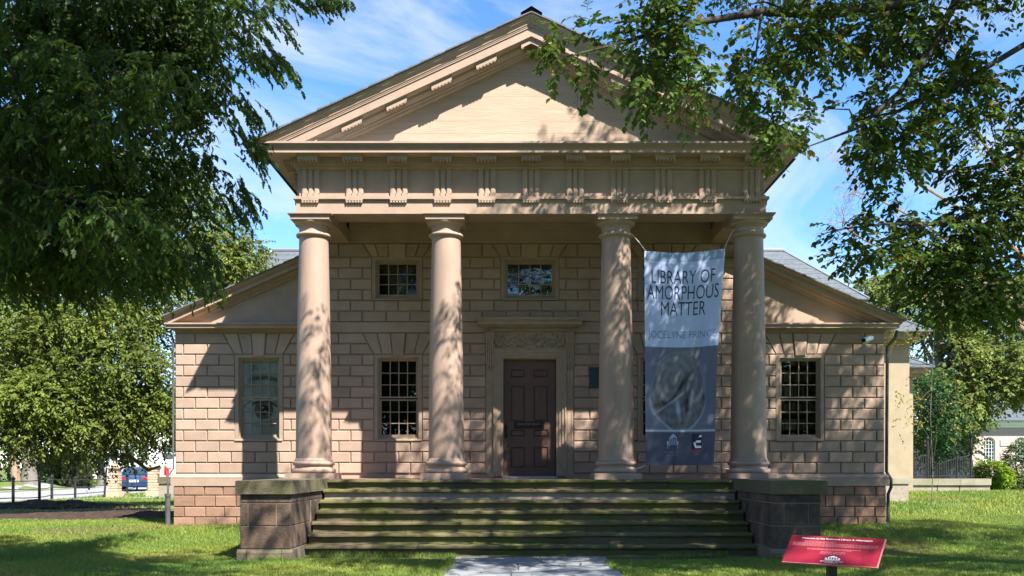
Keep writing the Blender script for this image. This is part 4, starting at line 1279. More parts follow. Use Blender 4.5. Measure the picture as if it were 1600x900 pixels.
def sprays(O, Dv, L, n, size, rng, droop=.35, flat=.5, wide=.75, hang=.25):
    """twig origins O, unit directions Dv, lengths L; n leaves alternate along each twig"""
    T = len(O)
    t = np.linspace(.08, 1.0, n)[None,:] + rng.uniform(-.03,.03,(T,n))
    up = np.array([0,0,1.0])
    C = O[:,None,:] + Dv[:,None,:]*(L[:,None]*t)[...,None]
    C[...,2] -= droop*L[:,None]*t*t
    tang = np.repeat(Dv[:,None,:], n, 1).copy(); tang[...,2] -= 2*droop*t; tang = unit(tang)
    side = unit(np.cross(tang, up)+1e-4)
    sg = np.where(np.arange(n)%2==0, 1.0, -1.0)[None,:,None]
    D = tang*.62 + side*sg*wide + rng.normal(0,.18,(T,n,3)); D[...,2] -= hang
    Nn = np.array([0,0,1.0]) + rng.normal(0,flat,(T,n,3))
    S = size*rng.uniform(.7,1.2,(T,n))*np.where(t>.9,.85,1)
    twp = np.stack([O, O+Dv*(L*.5)[:,None]-np.array([0,0,1])*(droop*L*.25)[:,None], O+Dv*L[:,None]-np.array([0,0,1])*(droop*L)[:,None]],1)
    return C.reshape(-1,3), D.reshape(-1,3), Nn.reshape(-1,3), S.ravel(), twp
def twig_mesh(twp, r0, r1):
    T = len(twp); rs = np.array([r0, (r0+r1)/2, r1]); ang = np.array([0, 2.094, 4.189])
    d = unit(twp[:,2]-twp[:,0]); a = unit(np.cross(d, np.array([.2,.1,.97]))); b = np.cross(d, a)
    off = (np.cos(ang)[:,None,None]*a[None]+np.sin(ang)[:,None,None]*b[None])        # 3,T,3
    V = twp[:,:,None,:] + rs[None,:,None,None]*off.transpose(1,0,2)[:,None,:,:]
    f = []
    for s in range(2):
        for k in range(3):
            k2 = (k+1)%3; f += [(s*3+k,s*3+k2,(s+1)*3+k2),(s*3+k,(s+1)*3+k2,(s+1)*3+k)]
    F = (np.array(f)[None]+(np.arange(T)*9)[:,None,None]).reshape(-1,3)
    return V.reshape(-1,3), F
def vnoise(P, s, seed=0.0):
    x, y, z = P[:,0]*s+seed, P[:,1]*s+seed*1.7, P[:,2]*s-seed
    return (np.sin(1.7*x+1.3*np.sin(1.1*y+z))+np.sin(1.9*y+1.7*np.sin(.9*z+x))+np.sin(2.1*z+1.1*np.sin(1.3*x-y)))/3
def in_ell(n, c, r, rng, shell=.35):
    d = unit(rng.normal(size=(n,3))); q = rng.uniform(shell**3,1,n)**(1/3)
    return np.array(c)+d*q[:,None]*np.array(r), d
def crown(name, parent, ells, dens, L, nleaf, size, kind, m, base, rng, droop=.35, gap=-.35, gapscale=.8, out=.6, down=.15, twigs=None, tr=(.006,.002),
          hue=(.25,.25), yellow=0.0, flat=.5, wide=.75, hang=.25, shell=.35, extra=None, cut=None):
    Os, Ds = [], []
    for (c, r, k) in ells:
        n = int(dens*k*r[0]*r[1]*r[2]**.5*4)
        p, d = in_ell(n, c, r, rng, shell)
        keep = vnoise(p, gapscale, c[0]) > gap
        p, d = p[keep], d[keep]
        dd = unit(d*out + rng.normal(0,.45,p.shape) + np.array([0,0,-down]))
        Os.append(p); Ds.append(dd)
    if extra is not None: Os.append(extra[0]); Ds.append(extra[1])
    O, Dv = np.concatenate(Os), unit(np.concatenate(Ds))
    if cut is not None:
        k_ = cut(O); O, Dv = O[k_], Dv[k_]
    Ls = L*rng.uniform(.6,1.25,len(O))
    C, D, N, S, twp = sprays(O, Dv, Ls, nleaf, size, rng, droop, flat, wide, hang)
    V, F, mm = leaves(C, D, N, S, kind)
    n = len(C)
    col = np.array(base)[None]*(1+rng.normal(0,hue[0],(n,1))*.6)*(1+.25*vnoise(C,1.3,2.0)[:,None])
    col = np.clip(col*(1+rng.normal(0,.08,(n,3))), .004, .6)
    if yellow:
        yk = (rng.random(n) < yellow*(1+2*(vnoise(C,1.1,5.)>.35)))
        col[yk] = np.array([.26,.17,.02])*rng.uniform(.5,1.2,(yk.sum(),1))
    o = link(name, fast_mesh(name, V-np.array(wloc(parent)), F, m, np.repeat(col, mm, 0)), None, parent, wloc(parent))
    if twigs:
        V, F = twig_mesh(twp, *tr)
        link('twigs', fast_mesh('twigs', V-np.array(wloc(parent)), F, twigm), None, parent, wloc(parent))
    return o, O
def curve3(p0, p1, bend, n=9, wob=0.0, rng=None):
    p0, p1 = np.array(p0, float), np.array(p1, float); mid = (p0+p1)/2+np.array(bend)
    t = np.linspace(0,1,n)[:,None]
    q = (1-t)**2*p0+2*t*(1-t)*mid+t*t*p1
    if wob and rng is not None: q[1:-1] += rng.normal(0,wob,(n-2,3))
    return q
def trunk(name, parent, path, radii, m, n=12):
    mb = MB(); mb.tube(path, radii, n); return mb.build(name, m, parent, 60)
def limbs(parent, start, targets, r0, rng, m=bark, bend=.12, sub=0, name='limb', wob=.05):
    mb = MB()
    for t in targets:
        t = np.array(t); s0 = np.array(start[rng.integers(len(start))])
        d = np.linalg.norm(t-s0)
        q = curve3(s0, t, np.array([0,0,bend*d])+rng.normal(0,.06*d,3), 10, wob, rng)
        mb.tube(q, [r0*(1-.85*i/9) for i in range(10)], 6)
        for _ in range(sub):
            i = rng.integers(4,9); e = q[i]+rng.normal(0,.16*d,3)+np.array([0,0,-.02*d])
            w = curve3(q[i], e, rng.normal(0,.03*d,3), 5)
            mb.tube(w, [r0*.32*(1-.8*j/4) for j in range(5)], 4)
    return mb.build(name, m, parent, 60)
GREEN_D = (.066,.115,.018)
# ================================================================== trees
def pad(px, py, rx, ry, Y, k=1.0, dy=.55):
    s = FPX/(Y-CAMY)
    return ((wx(px,Y), Y, wz(py,Y)), (rx/s, dy, ry/s), k)

# ---- beech on the right, its lower boughs hanging into the picture
rg = np.random.default_rng(31)
T1 = empty('beech_tree', (10.2, -6.5, -1.3)); tag(T1, 'broad leaved beech tree on the right, boughs hanging across the pediment', 'tree')
trunk('trunk', T1, [(10.2,-6.5,-1.5),(10.2,-6.5,-1.1),(10.15,-6.5,1),(10.0,-6.5,4),(9.7,-6.6,8),(9.3,-6.6,11)], [.62,.5,.42,.36,.25,.12], bark)
pads = [pad(905,70,48,42,-7.8), pad(870,95,22,40,-7.9), pad(962,62,55,45,-7.6), pad(935,112,22,30,-7.7), pad(1020,70,55,40,-7.4), pad(1010,135,24,32,-7.5),
        pad(1085,55,60,40,-7.4), pad(1075,130,28,38,-7.5), pad(1135,110,42,42,-7.3), pad(1150,172,34,18,-7.4), pad(1205,55,70,45,-7.0), pad(1195,130,36,40,-7.2),
        pad(1222,200,30,28,-7.2), pad(1275,60,55,48,-6.8), pad(1255,228,30,22,-7.0), pad(1320,25,60,30,-6.8), pad(1100,8,110,22,-7.6), pad(985,12,80,20,-7.8),
        pad(1330,205,62,30,-6.6), pad(1290,175,26,34,-6.8), pad(1400,170,62,40,-6.4), pad(1395,235,58,26,-6.5), pad(1375,50,60,40,-6.4), pad(1440,35,55,40,-6.2),
        pad(1530,60,75,70,-6.0), pad(1585,140,60,90,-6.0), pad(1500,150,50,45,-6.2), pad(1545,230,75,60,-6.0), pad(1470,265,70,36,-6.2), pad(1430,300,60,26,-6.4),
        pad(1395,345,70,24,-6.6), pad(1320,358,38,14,-6.8), pad(1340,395,32,16,-6.7), pad(1460,370,70,40,-6.2), pad(1550,330,70,60,-6.0), pad(1590,400,60,60,-6.0), pad(1500,440,60,36,-6.2),
        pad(1560,455,50,40,-6.0), pad(1440,420,40,26,-6.4), pad(1600,300,60,90,-5.8), pad(1385,395,34,14,-6.6), pad(1465,470,26,20,-6.3), pad(1520,475,30,24,-6.2), pad(1250,12,60,22,-7.0)]
pads = [(c, r, k*(.75 if c[0] < 1.2 else 1.3 if c[0] > 4.2 else 1.0)) for c, r, k in pads]
crown('crown', T1, pads, 205, .27, 8, .09, 'beech', leafm, GREEN_D, rg, droop=.3, gap=-.1, gapscale=1.9, out=.6, down=.2, twigs=True, tr=(.005,.0015), yellow=.02, flat=.45, shell=.15)
mb = MB()
def bough(pts, r0, r1, Ys):
    p = [(wx(a,Y), Y, wz(b,Y)) for (a,b), Y in zip(pts, Ys)]
    mb.tube(p, list(np.linspace(r0, r1, len(p))), 7)
root = [(9.9,-6.5,4.2),(9.8,-6.55,5.2),(9.7,-6.6,6.2)]
def from_trunk(z, pts, r0, r1, Ys):
    p = [(9.9-.05*z,-6.5,z)] + [(wx(a,Y), Y, wz(b,Y)) for (a,b), Y in zip(pts, Ys)]
    mb.tube(p, list(np.linspace(r0, r1, len(p))), 7)
from_trunk(5.6, [(1700,-60),(1500,-10),(1450,85),(1405,145),(1340,200),(1255,232)], .09, .006, [-6.3,-6.2,-6.3,-6.5,-6.7,-7.0])
from_trunk(5.2, [(1560,-40),(1400,5),(1290,22),(1190,18),(1060,40),(960,70),(880,90)], .10, .006, [-6.2,-6.5,-6.8,-7.1,-7.4,-7.6,-7.8])
from_trunk(4.9, [(1650,40),(1500,130),(1400,175),(1330,190)], .06, .008, [-6.0,-6.2,-6.4,-6.6])
from_trunk(3.6, [(1680,170),(1560,255),(1470,270),(1390,250)], .06, .008, [-6.0,-6.1,-6.3,-6.5])
from_trunk(3.0, [(1700,300),(1580,320),(1460,350),(1380,350),(1300,360)], .06, .006, [-6.0,-6.0,-6.2,-6.6,-6.8])
from_trunk(2.4, [(1700,420),(1580,400),(1480,440),(1440,470)], .05, .006, [-6.0,-6.0,-6.2,-6.3])
for a, b, Ya, Yb in (((1190,18),(1150,165),-7.1,-7.4),((1060,40),(1075,140),-7.4,-7.5),((1290,22),(1210,205),-6.8,-7.2),((960,70),(935,120),-7.6,-7.7),((1400,5),(1280,130),-6.5,-6.8),((1500,130),(1560,240),-6.2,-6.0),((1230,15),(1130,17),-7.0,-7.3),((1460,350),(1340,395),-6.2,-6.7),((1290,22),(1240,110),-6.8,-7.0),((1340,200),(1290,170),-6.7,-6.8),((1060,40),(1010,140),-7.4,-7.5)):
    m_ = ((a[0]+b[0])/2+12, (a[1]+b[1])/2-14)
    bough([a, m_, b], .018, .004, [Ya, (Ya+Yb)/2, Yb])
mb.build('bough', twigm, T1, 60)
# upper crown, above the picture: it throws the dappled shade
UP1 = [((5.0,-3.0,9.0),(3.6,1.9,1.0),1.5), ((8.8,-3.2,9.2),(3.2,2.2,1.4),1.5), ((2.3,-5.4,9.0),(2.2,2.0,.8),.8), ((6.0,-6.4,9.6),(3.4,2.6,1.3),.9), ((3.6,-8.4,8.9),(2.8,2.0,1.0),.85), ((9.5,-7,10.5),(3.5,3,2.4),.9), ((12.5,-4.5,9.5),(3,3,2.2),1.5), ((8,-10,8.8),(3.2,2.6,1.5),1.0), ((12,-9.5,8),(3.2,2.6,2),1.0), ((4.5,-12,9.4),(3,2.4,1.2),.3), ((8.6,-13.8,8.9),(2.4,1.7,.9),.8), ((7,-5,12.5),(4,3.4,1.6),.7)]
crown('upper_crown', T1, UP1, 52, .55, 10, .11, 'simple', leafm, GREEN_D, rg, gap=.0, gapscale=1.7, out=.5, shell=.1, flat=.5, wide=.8)
limbs(T1, [(10.0,-6.5,4.5),(9.8,-6.55,6.5),(9.5,-6.6,8.5)], [e[0] for e in UP1]+[(5,-5,9),(3,-4.4,8.9),(2.5,-8.2,8.3),(7,-7.5,9)], .14, rg, sub=3)

# ---- fern-leaved beech on the left, dark and close
rg = np.random.default_rng(47)
T2 = empty('fern_leaved_beech', (-9.6, -9.0, -1.3)); tag(T2, 'dark fern leaved beech filling the upper left, nearer than the library', 'tree')
trunk('trunk', T2, [(-9.6,-9,-1.5),(-9.6,-9,-1.0),(-9.55,-9,1.5),(-9.4,-9.1,5),(-9.0,-9.4,9),(-8.6,-9.8,12)], [.75,.6,.5,.42,.3,.12], bark)
lp = []
rr2 = random.Random(2)
bound = lambda y: np.interp(y, [-20,40,110,160,215,260,330,380,430,465,500], [430,375,372,335,335,325,335,310,270,230,0])
for gy in range(-20, 425, 46):
    xb = bound(gy)
    gx = xb-46
    while gx > -90:
        Y = rr2.uniform(-8.8, -5.2)
        lp.append(pad(gx+rr2.uniform(-18,18), gy+rr2.uniform(-18,18), 56, 30, Y, rr2.uniform(.6,1.1), .6))
        gx -= 66
O2, D2 = [], []
for (a, b, c, d, n) in ((445,12,535,22,26),(405,75,455,118,18),(330,60,460,118,14),(380,150,415,195,12),(378,205,418,262,18),(380,250,410,250,12),(385,300,405,335,16),(360,330,380,352,12),(330,395,352,440,14),(285,415,330,455,20),(230,440,260,470,16),(400,20,450,60,12),(160,440,210,475,16),(90,445,150,480,14),(20,450,80,490,14),(370,100,440,125,14)):
    Y0 = rr2.uniform(-7.8,-6.6)
    for i in range(n):
        t = rr2.random(); px, py = a+(c-a)*t+rr2.uniform(-30,-8), b+(d-b)*t+rr2.uniform(-34,-10); Y = Y0+rr2.uniform(-.3,.3)
        O2.append((wx(px,Y), Y, wz(py,Y)))
        v_ = np.array([(c-a), rr2.uniform(-25,25), -(d-b)*.7+rr2.uniform(-25,15)]); D2.append(v_/np.linalg.norm(v_))
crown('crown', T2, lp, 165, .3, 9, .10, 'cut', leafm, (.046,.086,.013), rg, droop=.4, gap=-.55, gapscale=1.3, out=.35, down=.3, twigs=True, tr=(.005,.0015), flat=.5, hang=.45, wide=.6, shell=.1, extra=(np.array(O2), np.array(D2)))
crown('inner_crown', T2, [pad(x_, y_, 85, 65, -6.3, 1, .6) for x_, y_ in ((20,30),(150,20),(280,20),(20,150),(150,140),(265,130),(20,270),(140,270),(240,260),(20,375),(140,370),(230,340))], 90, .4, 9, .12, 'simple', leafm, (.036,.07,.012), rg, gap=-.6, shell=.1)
tg = [c for c, r, k in lp[::3]]
limbs(T2, [(-9.5,-9,2.2),(-9.4,-9.1,3.5),(-9.3,-9.1,5)], tg, .05, rg, bend=.08, sub=2, m=twigm)
UP2 = [((-6.5,-11.5,8.2),(4.2,3.6,1.8),1), ((-2.2,-11.5,8.8),(3.0,2.8,1.4),1), ((-9.5,-8.5,9.5),(3.5,3,2.5),1), ((-7.0,-8.2,7.4),(3.0,1.6,1.0),1.0), ((-4.0,-9.6,7.6),(2.2,1.4,.8),.9), ((-3.5,-14.5,9),(4,3,2),1), ((1.2,-13.0,9.4),(2.6,2.6,1.4),.35), ((.3,-9.0,9.0),(1.7,1.2,.6),.7), ((-.7,-4.5,9.0),(1.3,1.1,.5),.6)]
crown('upper_crown', T2, UP2, 42, .6, 9, .12, 'simple', leafm, (.045,.08,.015), rg, gap=-.18, gapscale=1.1, out=.5, shell=.1)
limbs(T2, [(-9.4,-9.1,5),(-9.2,-9.2,7),(-8.8,-9.6,9.5)], [e[0] for e in UP2[:6]]+[(-6,-13,8)], .16, rg, sub=3)

# ---- sunlit beech on the lawn beyond the left wing
rg = np.random.default_rng(53)
T3 = empty('lawn_beech', (-18.6, 12.5, -1.2)); tag(T3, 'sunlit feathery beech on the lawn left of the library, branches near the ground', 'tree')
trunk('trunk', T3, [(-18.6,12.5,-1.4),(-18.6,12.5,0),(-18.4,12.4,3),(-17.9,12.2,7),(-17.5,12,10)], [.5,.4,.34,.24,.1], bark)
E3 = []
r3 = random.Random(6)
for (px, py, rx, ry, Y) in ((30,560,70,40,7.5),(60,640,80,40,7),(120,600,80,45,7.5),(190,570,70,40,7.8),(240,610,50,45,8.4),(210,660,60,34,8),(130,680,70,28,7.6),(40,690,60,30,7.2),(-40,620,80,60,7.2),(90,520,80,40,8),(170,510,70,40,8.2),(235,530,40,40,8.8),(20,480,80,50,8.4),(140,440,90,50,9),(230,460,60,45,9.4),(60,400,90,60,9.6),(180,370,80,60,10),(260,400,60,50,10.4),(-40,450,90,80,9),(320,410,50,40,11.2),(365,415,40,28,11.6),(345,375,45,34,11.8),(300,340,60,50,12),(220,290,90,60,12),(100,290,100,70,11.5),(385,395,26,24,12),(250,690,28,22,9.2)):
    E3.append(pad(px,py-(16 if py > 630 else 0),rx,ry,Y,1.0,1.0))
crown('crown', T3, E3, 110, .5, 10, .125, 'simple', leafm, (.125,.165,.032), rg, droop=.35, gap=-.35, gapscale=.9, out=.55, down=.1, hue=(.3,.3), flat=.35, shell=.25, hang=.3, wide=.6)
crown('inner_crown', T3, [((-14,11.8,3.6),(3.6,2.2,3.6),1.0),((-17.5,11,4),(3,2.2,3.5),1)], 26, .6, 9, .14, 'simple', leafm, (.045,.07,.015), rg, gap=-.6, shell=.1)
limbs(T3, [(-18.6,12.5,1.6),(-18.4,12.4,3),(-18,12.2,5)], [c for c,r,k in E3], .07, rg, bend=.05, sub=1)
mb = MB(); Yb_ = 9
mb.tube([(wx(a,Yb_),Yb_,wz(b,Yb_)) for a,b in ((130,690),(155,700),(170,712),(190,714),(205,710))], [.07,.06,.05,.04,.02], 7)
mb.build('low_branch', bark, T3, 60); mb = MB()
mb.tube([(wx(a,Yb_+1),Yb_+1,wz(b,Yb_+1)) for a,b in ((200,712),(215,722),(232,735),(250,728))], [.07,.06,.05,.03], 7)
mb.build('low_branch', bark, T3, 60)

# ---- trees behind on the right
rg = np.random.default_rng(61)
def back_tree(name, label, x, y, ells, dens, size, base, kind='simple', L=.6, trunk_r=.3, seed=1, top=None, n=9, gap=-.3, far=leafsoft):
    g = np.random.default_rng(seed); z0 = float(gz(x,y))
    T = empty(name, (x,y,z0)); tag(T, label, 'tree')
    zt = top or max(c[2] for c,r,k in ells)
    trunk('trunk', T, [(x,y,z0-.2),(x+.05,y,z0+1),(x,y+.05,(z0+zt)/2),(x+.1,y,zt)], [trunk_r*1.3,trunk_r,trunk_r*.75,trunk_r*.25], bark)
    crown('crown', T, ells, dens, L, n, size, kind, far, tuple(b*1.15 for b in base), g, gap=gap, gapscale=.55, out=.6, flat=.5, shell=.35)
    limbs(T, [(x,y,z0+1.2),(x,y,(z0+zt)/2),(x,y,(z0+zt)*.7)], [c for c,r,k in ells], trunk_r*.4, g, bend=.06, sub=2)
    return T
def P2(px, py, rx, ry, Y, k=1.0, dy=1.8): return pad(px, py, rx, ry, Y, k, dy)
back_tree('garden_tree', 'pale green sunlit tree behind the iron railing right of the library', 18.6, 24, [P2(1480,560,60,60,23),P2(1545,580,60,50,23),P2(1500,500,70,50,24),P2(1570,510,60,50,24),P2(1450,640,34,50,22),P2(1500,640,36,34,22.5),P2(1590,575,44,40,22),P2(1545,612,40,22,22,.6),P2(1440,490,50,36,25),P2(1380,455,50,22,26),P2(1520,455,60,26,25),P2(1600,470,50,40,24),P2(1480,610,40,50,23),P2(1530,610,50,30,24),P2(1420,440,60,20,26),P2(1560,560,50,40,24),P2(1470,520,50,40,24)], 40, .21, (.125,.16,.04), seed=71, trunk_r=.28)
back_tree('ivy_covered_tree', 'dark blue green tree tight against the cream rear wing', 13.2, 20.5, [P2(1452,620,26,40,20),P2(1448,680,26,40,20),P2(1465,655,24,40,19.6),P2(1440,580,20,30,20.5)], 40, .16, (.035,.085,.03), seed=72, trunk_r=.16)
back_tree('shade_tree', 'tall shaded tree at the right edge behind the garden', 29, 30, [P2(1600,540,60,60,29),P2(1640,480,80,80,29),P2(1560,430,70,30,31)], 18, .22, (.06,.10,.022), seed=73)
back_tree('understorey_tree', 'low pale tree between the railing and the arched window house', 19.5, 27, [P2(1495,700,26,30,26),P2(1475,700,30,34,25.5),P2(1500,660,30,30,27),P2(1560,625,50,22,27,.5)], 22, .18, (.08,.115,.03), seed=74, trunk_r=.14)
back_tree('wall_side_sapling', 'sparse sapling with small golden leaves in front of the cream wing', 11.9, 9.6, [pad(1412,520,40,26,9.4,.35,.7),pad(1455,500,40,22,9.2,.3,.7),pad(1408,640,26,50,9.4,.28,.6),pad(1470,640,50,30,9,.28,.7),pad(1420,580,40,40,9.4,.12,.7),pad(1480,560,50,30,9,.2,.7)], 55, .085, (.17,.16,.035), L=.35, seed=75, trunk_r=.013, n=7)
# bare-twigged tree seen against the sky
g = np.random.default_rng(82)
TB = empty('bare_tree', (21, 16, float(gz(21,16)))); tag(TB, 'nearly bare grey tree against the sky behind the right boughs', 'tree')
trunk('trunk', TB, [(21,16,-1.1),(20.9,16,2),(20.6,16,5),(20.2,16,8),(20,16,11)], [.34,.28,.22,.15,.05], bark_w)
mb = MB()
def twigtree(p, d, L, r, depth):
    q = p + d*L*.5 + g.normal(0,.06*L,3); e = p + d*L + g.normal(0,.08*L,3)
    mb.tube([p,q,e],[r,r*.8,r*.55],5 if depth > 2 else 3)
    if depth == 0: return
    for _ in range(3 if depth > 1 else 3):
        nd = d + g.normal(0,.5,3); nd[2] += .06; nd /= np.linalg.norm(nd)
        twigtree(q if g.random() < .35 else e, nd, L*g.uniform(.55,.8), r*.55, depth-1)
for (px, py, z) in ((1390,300,5.5),(1380,250,6.5),(1360,370,4.5),(1440,130,8),(1400,400,4),(1480,90,9),(1350,330,5)):
    e = np.array([wx(px,16), 16+g.uniform(-1,1), wz(py,16)]); s0 = np.array([20.6,16,z-.6])
    q = curve3(s0, e, (0,0,.2), 6, .06, g); mb.tube(q, list(np.linspace(.09,.035,6)), 6)
    d = (e-s0)/np.linalg.norm(e-s0)
    for _ in range(3):
        nd = d+g.normal(0,.45,3); nd /= np.linalg.norm(nd); twigtree(e if _ else q[3], nd, .9, .03, 4)
mb.build('twigs', bark_w, TB)
# far trees closing the view on both sides
back_tree('street_tree', 'dense green tree far down the side street', -36, 62, [((-36,62,5),(6,3,5),1),((-31,66,6),(4,3,4),1)], 5, .38, (.055,.09,.02), seed=91, L=.9)
back_tree('street_tree', 'dark tree behind the clipped hedges at the far left', -41, 46, [((-41,46,4.5),(5,3,5),1),((-37,48,2.5),(3,2,3.2),1)], 6, .34, (.04,.075,.02), seed=92, L=.9)
back_tree('churchyard_tree', 'tall tree behind the arched window house on the right', 46, 72, [((46,72,7),(9,3,7),1),((36,74,6),(7,3,6),1)], 4, .45, (.06,.095,.025), seed=93, L=1)

# ---- old double trunk across the street
TR = empty('street_beech', (-30.9, 41, float(gz(-30.9,41)))); tag(TR, 'old tree with twin pale trunks on the bank across the street', 'tree')
zb = float(gz(-30.9,41))
def knot(path, radii, m): trunk('trunk', TR, path, radii, m, 14)
knot([(wx(26,41),41,zb-.3),(wx(25,41),41,zb+.3),(wx(22,41),41,zb+1.5),(wx(19,41),41,zb+6)], [.36,.28,.24,.2], bark_w)
knot([(wx(43,41),41.3,zb-.3),(wx(42,41),41.3,zb+.25),(wx(41,41),41.3,zb+1.3),(wx(39,41),41.3,zb+6)], [.75,.5,.4,.34], bark)
crown('crown', TR, [((-32,41,7),(4.5,3,3),1),((-29,42,6.2),(3,2.5,2),1)], 8, .7, 9, .3, 'simple', leafsoft, (.05,.085,.02), rg)

# ---- unseen trees added behind the viewer to cut sky light and fill reflections
g = np.random.default_rng(101); n = 14000
x = g.uniform(-75,75,n); h_ = 13+3*np.sin(x*.21)+2*np.sin(x*.57+1); z = -1.3+h_*g.uniform(0,1,n)**.8; y = -52+g.uniform(-3,3,n)+2.5*np.sin(x*.3)
V,F,mm = leaves(np.stack([x,y,z],1), g.normal(size=(n,3)), g.normal(size=(n,3))+np.array([0,.6,.3]), g.uniform(1.2,2.2,n), 'beech')
tag(link('unseen_treeline', fast_mesh('unseen_treeline', V, F, leafsoft, np.repeat(np.array([.05,.09,.02])[None]*g.uniform(.6,1.3,(n,1)),mm,0)), None), kind='stuff')

# ---- shrubs and hedges
def leaf_box(name, label, cat, x0, x1, y0, y1, h, base, size, dens, seed, m=leafsoft, group=None):
    g = np.random.default_rng(seed); cx, cy = (x0+x1)/2, (y0+y1)/2; z0 = float(gz(cx,cy))
    T = empty(name, (cx,cy,z0)); tag(T, label, cat, group)
    n = int(dens*(2*(x1-x0)*h+2*(y1-y0)*h+(x1-x0)*(y1-y0)))
    u = g.uniform(-1,1,(n,3)); ax = g.choice(3, n, p=[.34,.34,.32]); sg = np.where(g.random(n)<.5,-1,1)
    q = u.copy(); q[np.arange(n),ax] = sg*g.uniform(.86,1.02,n); q[:,2] = np.where((ax==2)&(q[:,2]<0), -q[:,2], q[:,2])
    p = np.stack([cx+q[:,0]*(x1-x0)/2, cy+q[:,1]*(y1-y0)/2, z0+(q[:,2]+1)/2*h],1)+g.normal(0,.05,(n,3))
    nrm = np.zeros((n,3)); nrm[np.arange(n),ax] = sg; nrm[:,2] = np.where(ax==2,1,nrm[:,2]+.3)
    D = g.normal(0,1,(n,3)); V,F,mm = leaves(p, D, nrm+g.normal(0,.4,(n,3)), size*g.uniform(.7,1.3,n), 'simple')
    col = np.array(base)[None]*(1+g.normal(0,.2,(n,1)))*(1+.25*vnoise(p,1.2,1.)[:,None]); col = np.clip(col,.004,.5)
    link('foliage', fast_mesh('foliage', V-np.array(T.location), F, m, np.repeat(col,mm,0)), None, T, T.location)
    mb = MB(); mb.box(x0+.1*(x1-x0), x1-.1*(x1-x0), y0+.1*(y1-y0), y1-.1*(y1-y0), z0-.1, z0+h*.9); mb.build('branches', twigm, T)
    return T
leaf_box('clipped_hedge', 'clipped pale hedge block beside the twin trunked tree', 'hedge', wx(54,47.5), wx(89,47.5), 47, 48.6, 2.25, (.075,.12,.018), .16, 130, 5)
leaf_box('clipped_hedge', 'taller darker clipped hedge right of the gap, by the driveway', 'hedge', wx(94,48), wx(137,48), 47.4, 49.4, 2.4, (.085,.12,.018), .16, 130, 6)
def shrub(name, label, px, py, rx, ry, Y, base, size, dens, seed):
    g = np.random.default_rng(seed); (c, r, k) = pad(px, py, rx, ry, Y, 1, rx/FPX*(Y-CAMY)*.8); z0 = float(gz(c[0],Y))
    T = empty(name, (c[0],Y,z0)); tag(T, label, 'shrub')
    crown('foliage', T, [(c,r,1)], dens, .25, 7, size, 'simple', leafsoft, base, g, gap=-2, out=.8, shell=.75, droop=.2)
    mb = MB()
    for i in range(9):
        a = i*.7; mb.tube([(c[0]+.1*math.cos(a),Y+.1*math.sin(a),z0-.1),(c[0]+r[0]*.6*math.cos(a),Y+r[1]*.6*math.sin(a),c[2]+r[2]*.4)],[.03,.01],5)
    mb.build('stems', twigm, T); return T
shrub('low_shrub', 'bright lime green low shrub under the arched window', 1549, 742, 27, 18, 19.5, (.15,.24,.018), .10, 900, 8)
shrub('rounded_shrub', 'tall rounded dark green shrub at the right edge', 1600, 732, 32, 42, 20.5, (.06,.115,.022), .10, 420, 9)
shrub('rounded_shrub', 'small olive shrub tucked behind the lime green one', 1577, 752, 14, 14, 20, (.07,.10,.03), .10, 900, 10)
# ================================================================== rear wing, garden wall and railing, right house
RW = empty('rear_wing', (10.5, 12.2, -.9)); tag(RW, 'cream stuccoed rear wing with grey slate roof right of the library', 'building')
YR = 12.0; xr = wx(1421, YR)
mb = MB(); mb.box(7.9, xr, YR, YR+7, wz(747,YR), wz(530,YR)); mb.build('wall', cream, RW)
mb = MB(); mb.box(7.85, xr+.06, YR-.06, YR+7, wz(757,YR)+.02, wz(747,YR)); mb.build('plinth_course', concrete, RW)
mb = MB(); mb.box(7.9, xr-.04, YR-.02, YR+7, -1.4, wz(757,YR)+.018); mb.build('base_wall', mortar, RW)
mb = MB(); ze = wz(530,YR)
for o_, z0, z1 in ((.04,-.2,-.1),(.1,-.1,-.02),(.42,-.02,.10),(.46,.10,.16)): mb.box(7.9, xr+o_, YR-o_, YR+7, ze+z0, ze+z1)
mb.build('eaves_cornice', cream, RW)
hip_roof('roof_slates', 5.5, xr+.46, YR-.6, YR+8.0, ze+.17, wz(462,YR+3.7), 1.5, slate_l, RW)
L2 = empty('rear_annexe', (13.4, 17.5, -.9)); tag(L2, 'lower cream annexe with a small slate roof behind the rear wing', 'building')
y2 = 17.0; x2 = wx(1432, y2)
mb = MB(); mb.box(10.5, x2, y2+.3, y2+5, -1.2, wz(588,y2)); mb.build('wall', cream, L2)
mb = MB()
for o_, z0, z1 in ((.2,0,.12),(.42,.12,.24),(.5,.24,.30)): mb.box(10.5, x2+o_, y2+.3-o_, y2+5, wz(588,y2)+z0, wz(588,y2)+z1)
mb.build('eaves_cornice', cream, L2)
hip_roof('roof_slates', 9.0, x2+.55, y2-.3, y2+5.6, wz(588,y2)+.31, wz(535,y2+2), 1.3, slate_l, L2)

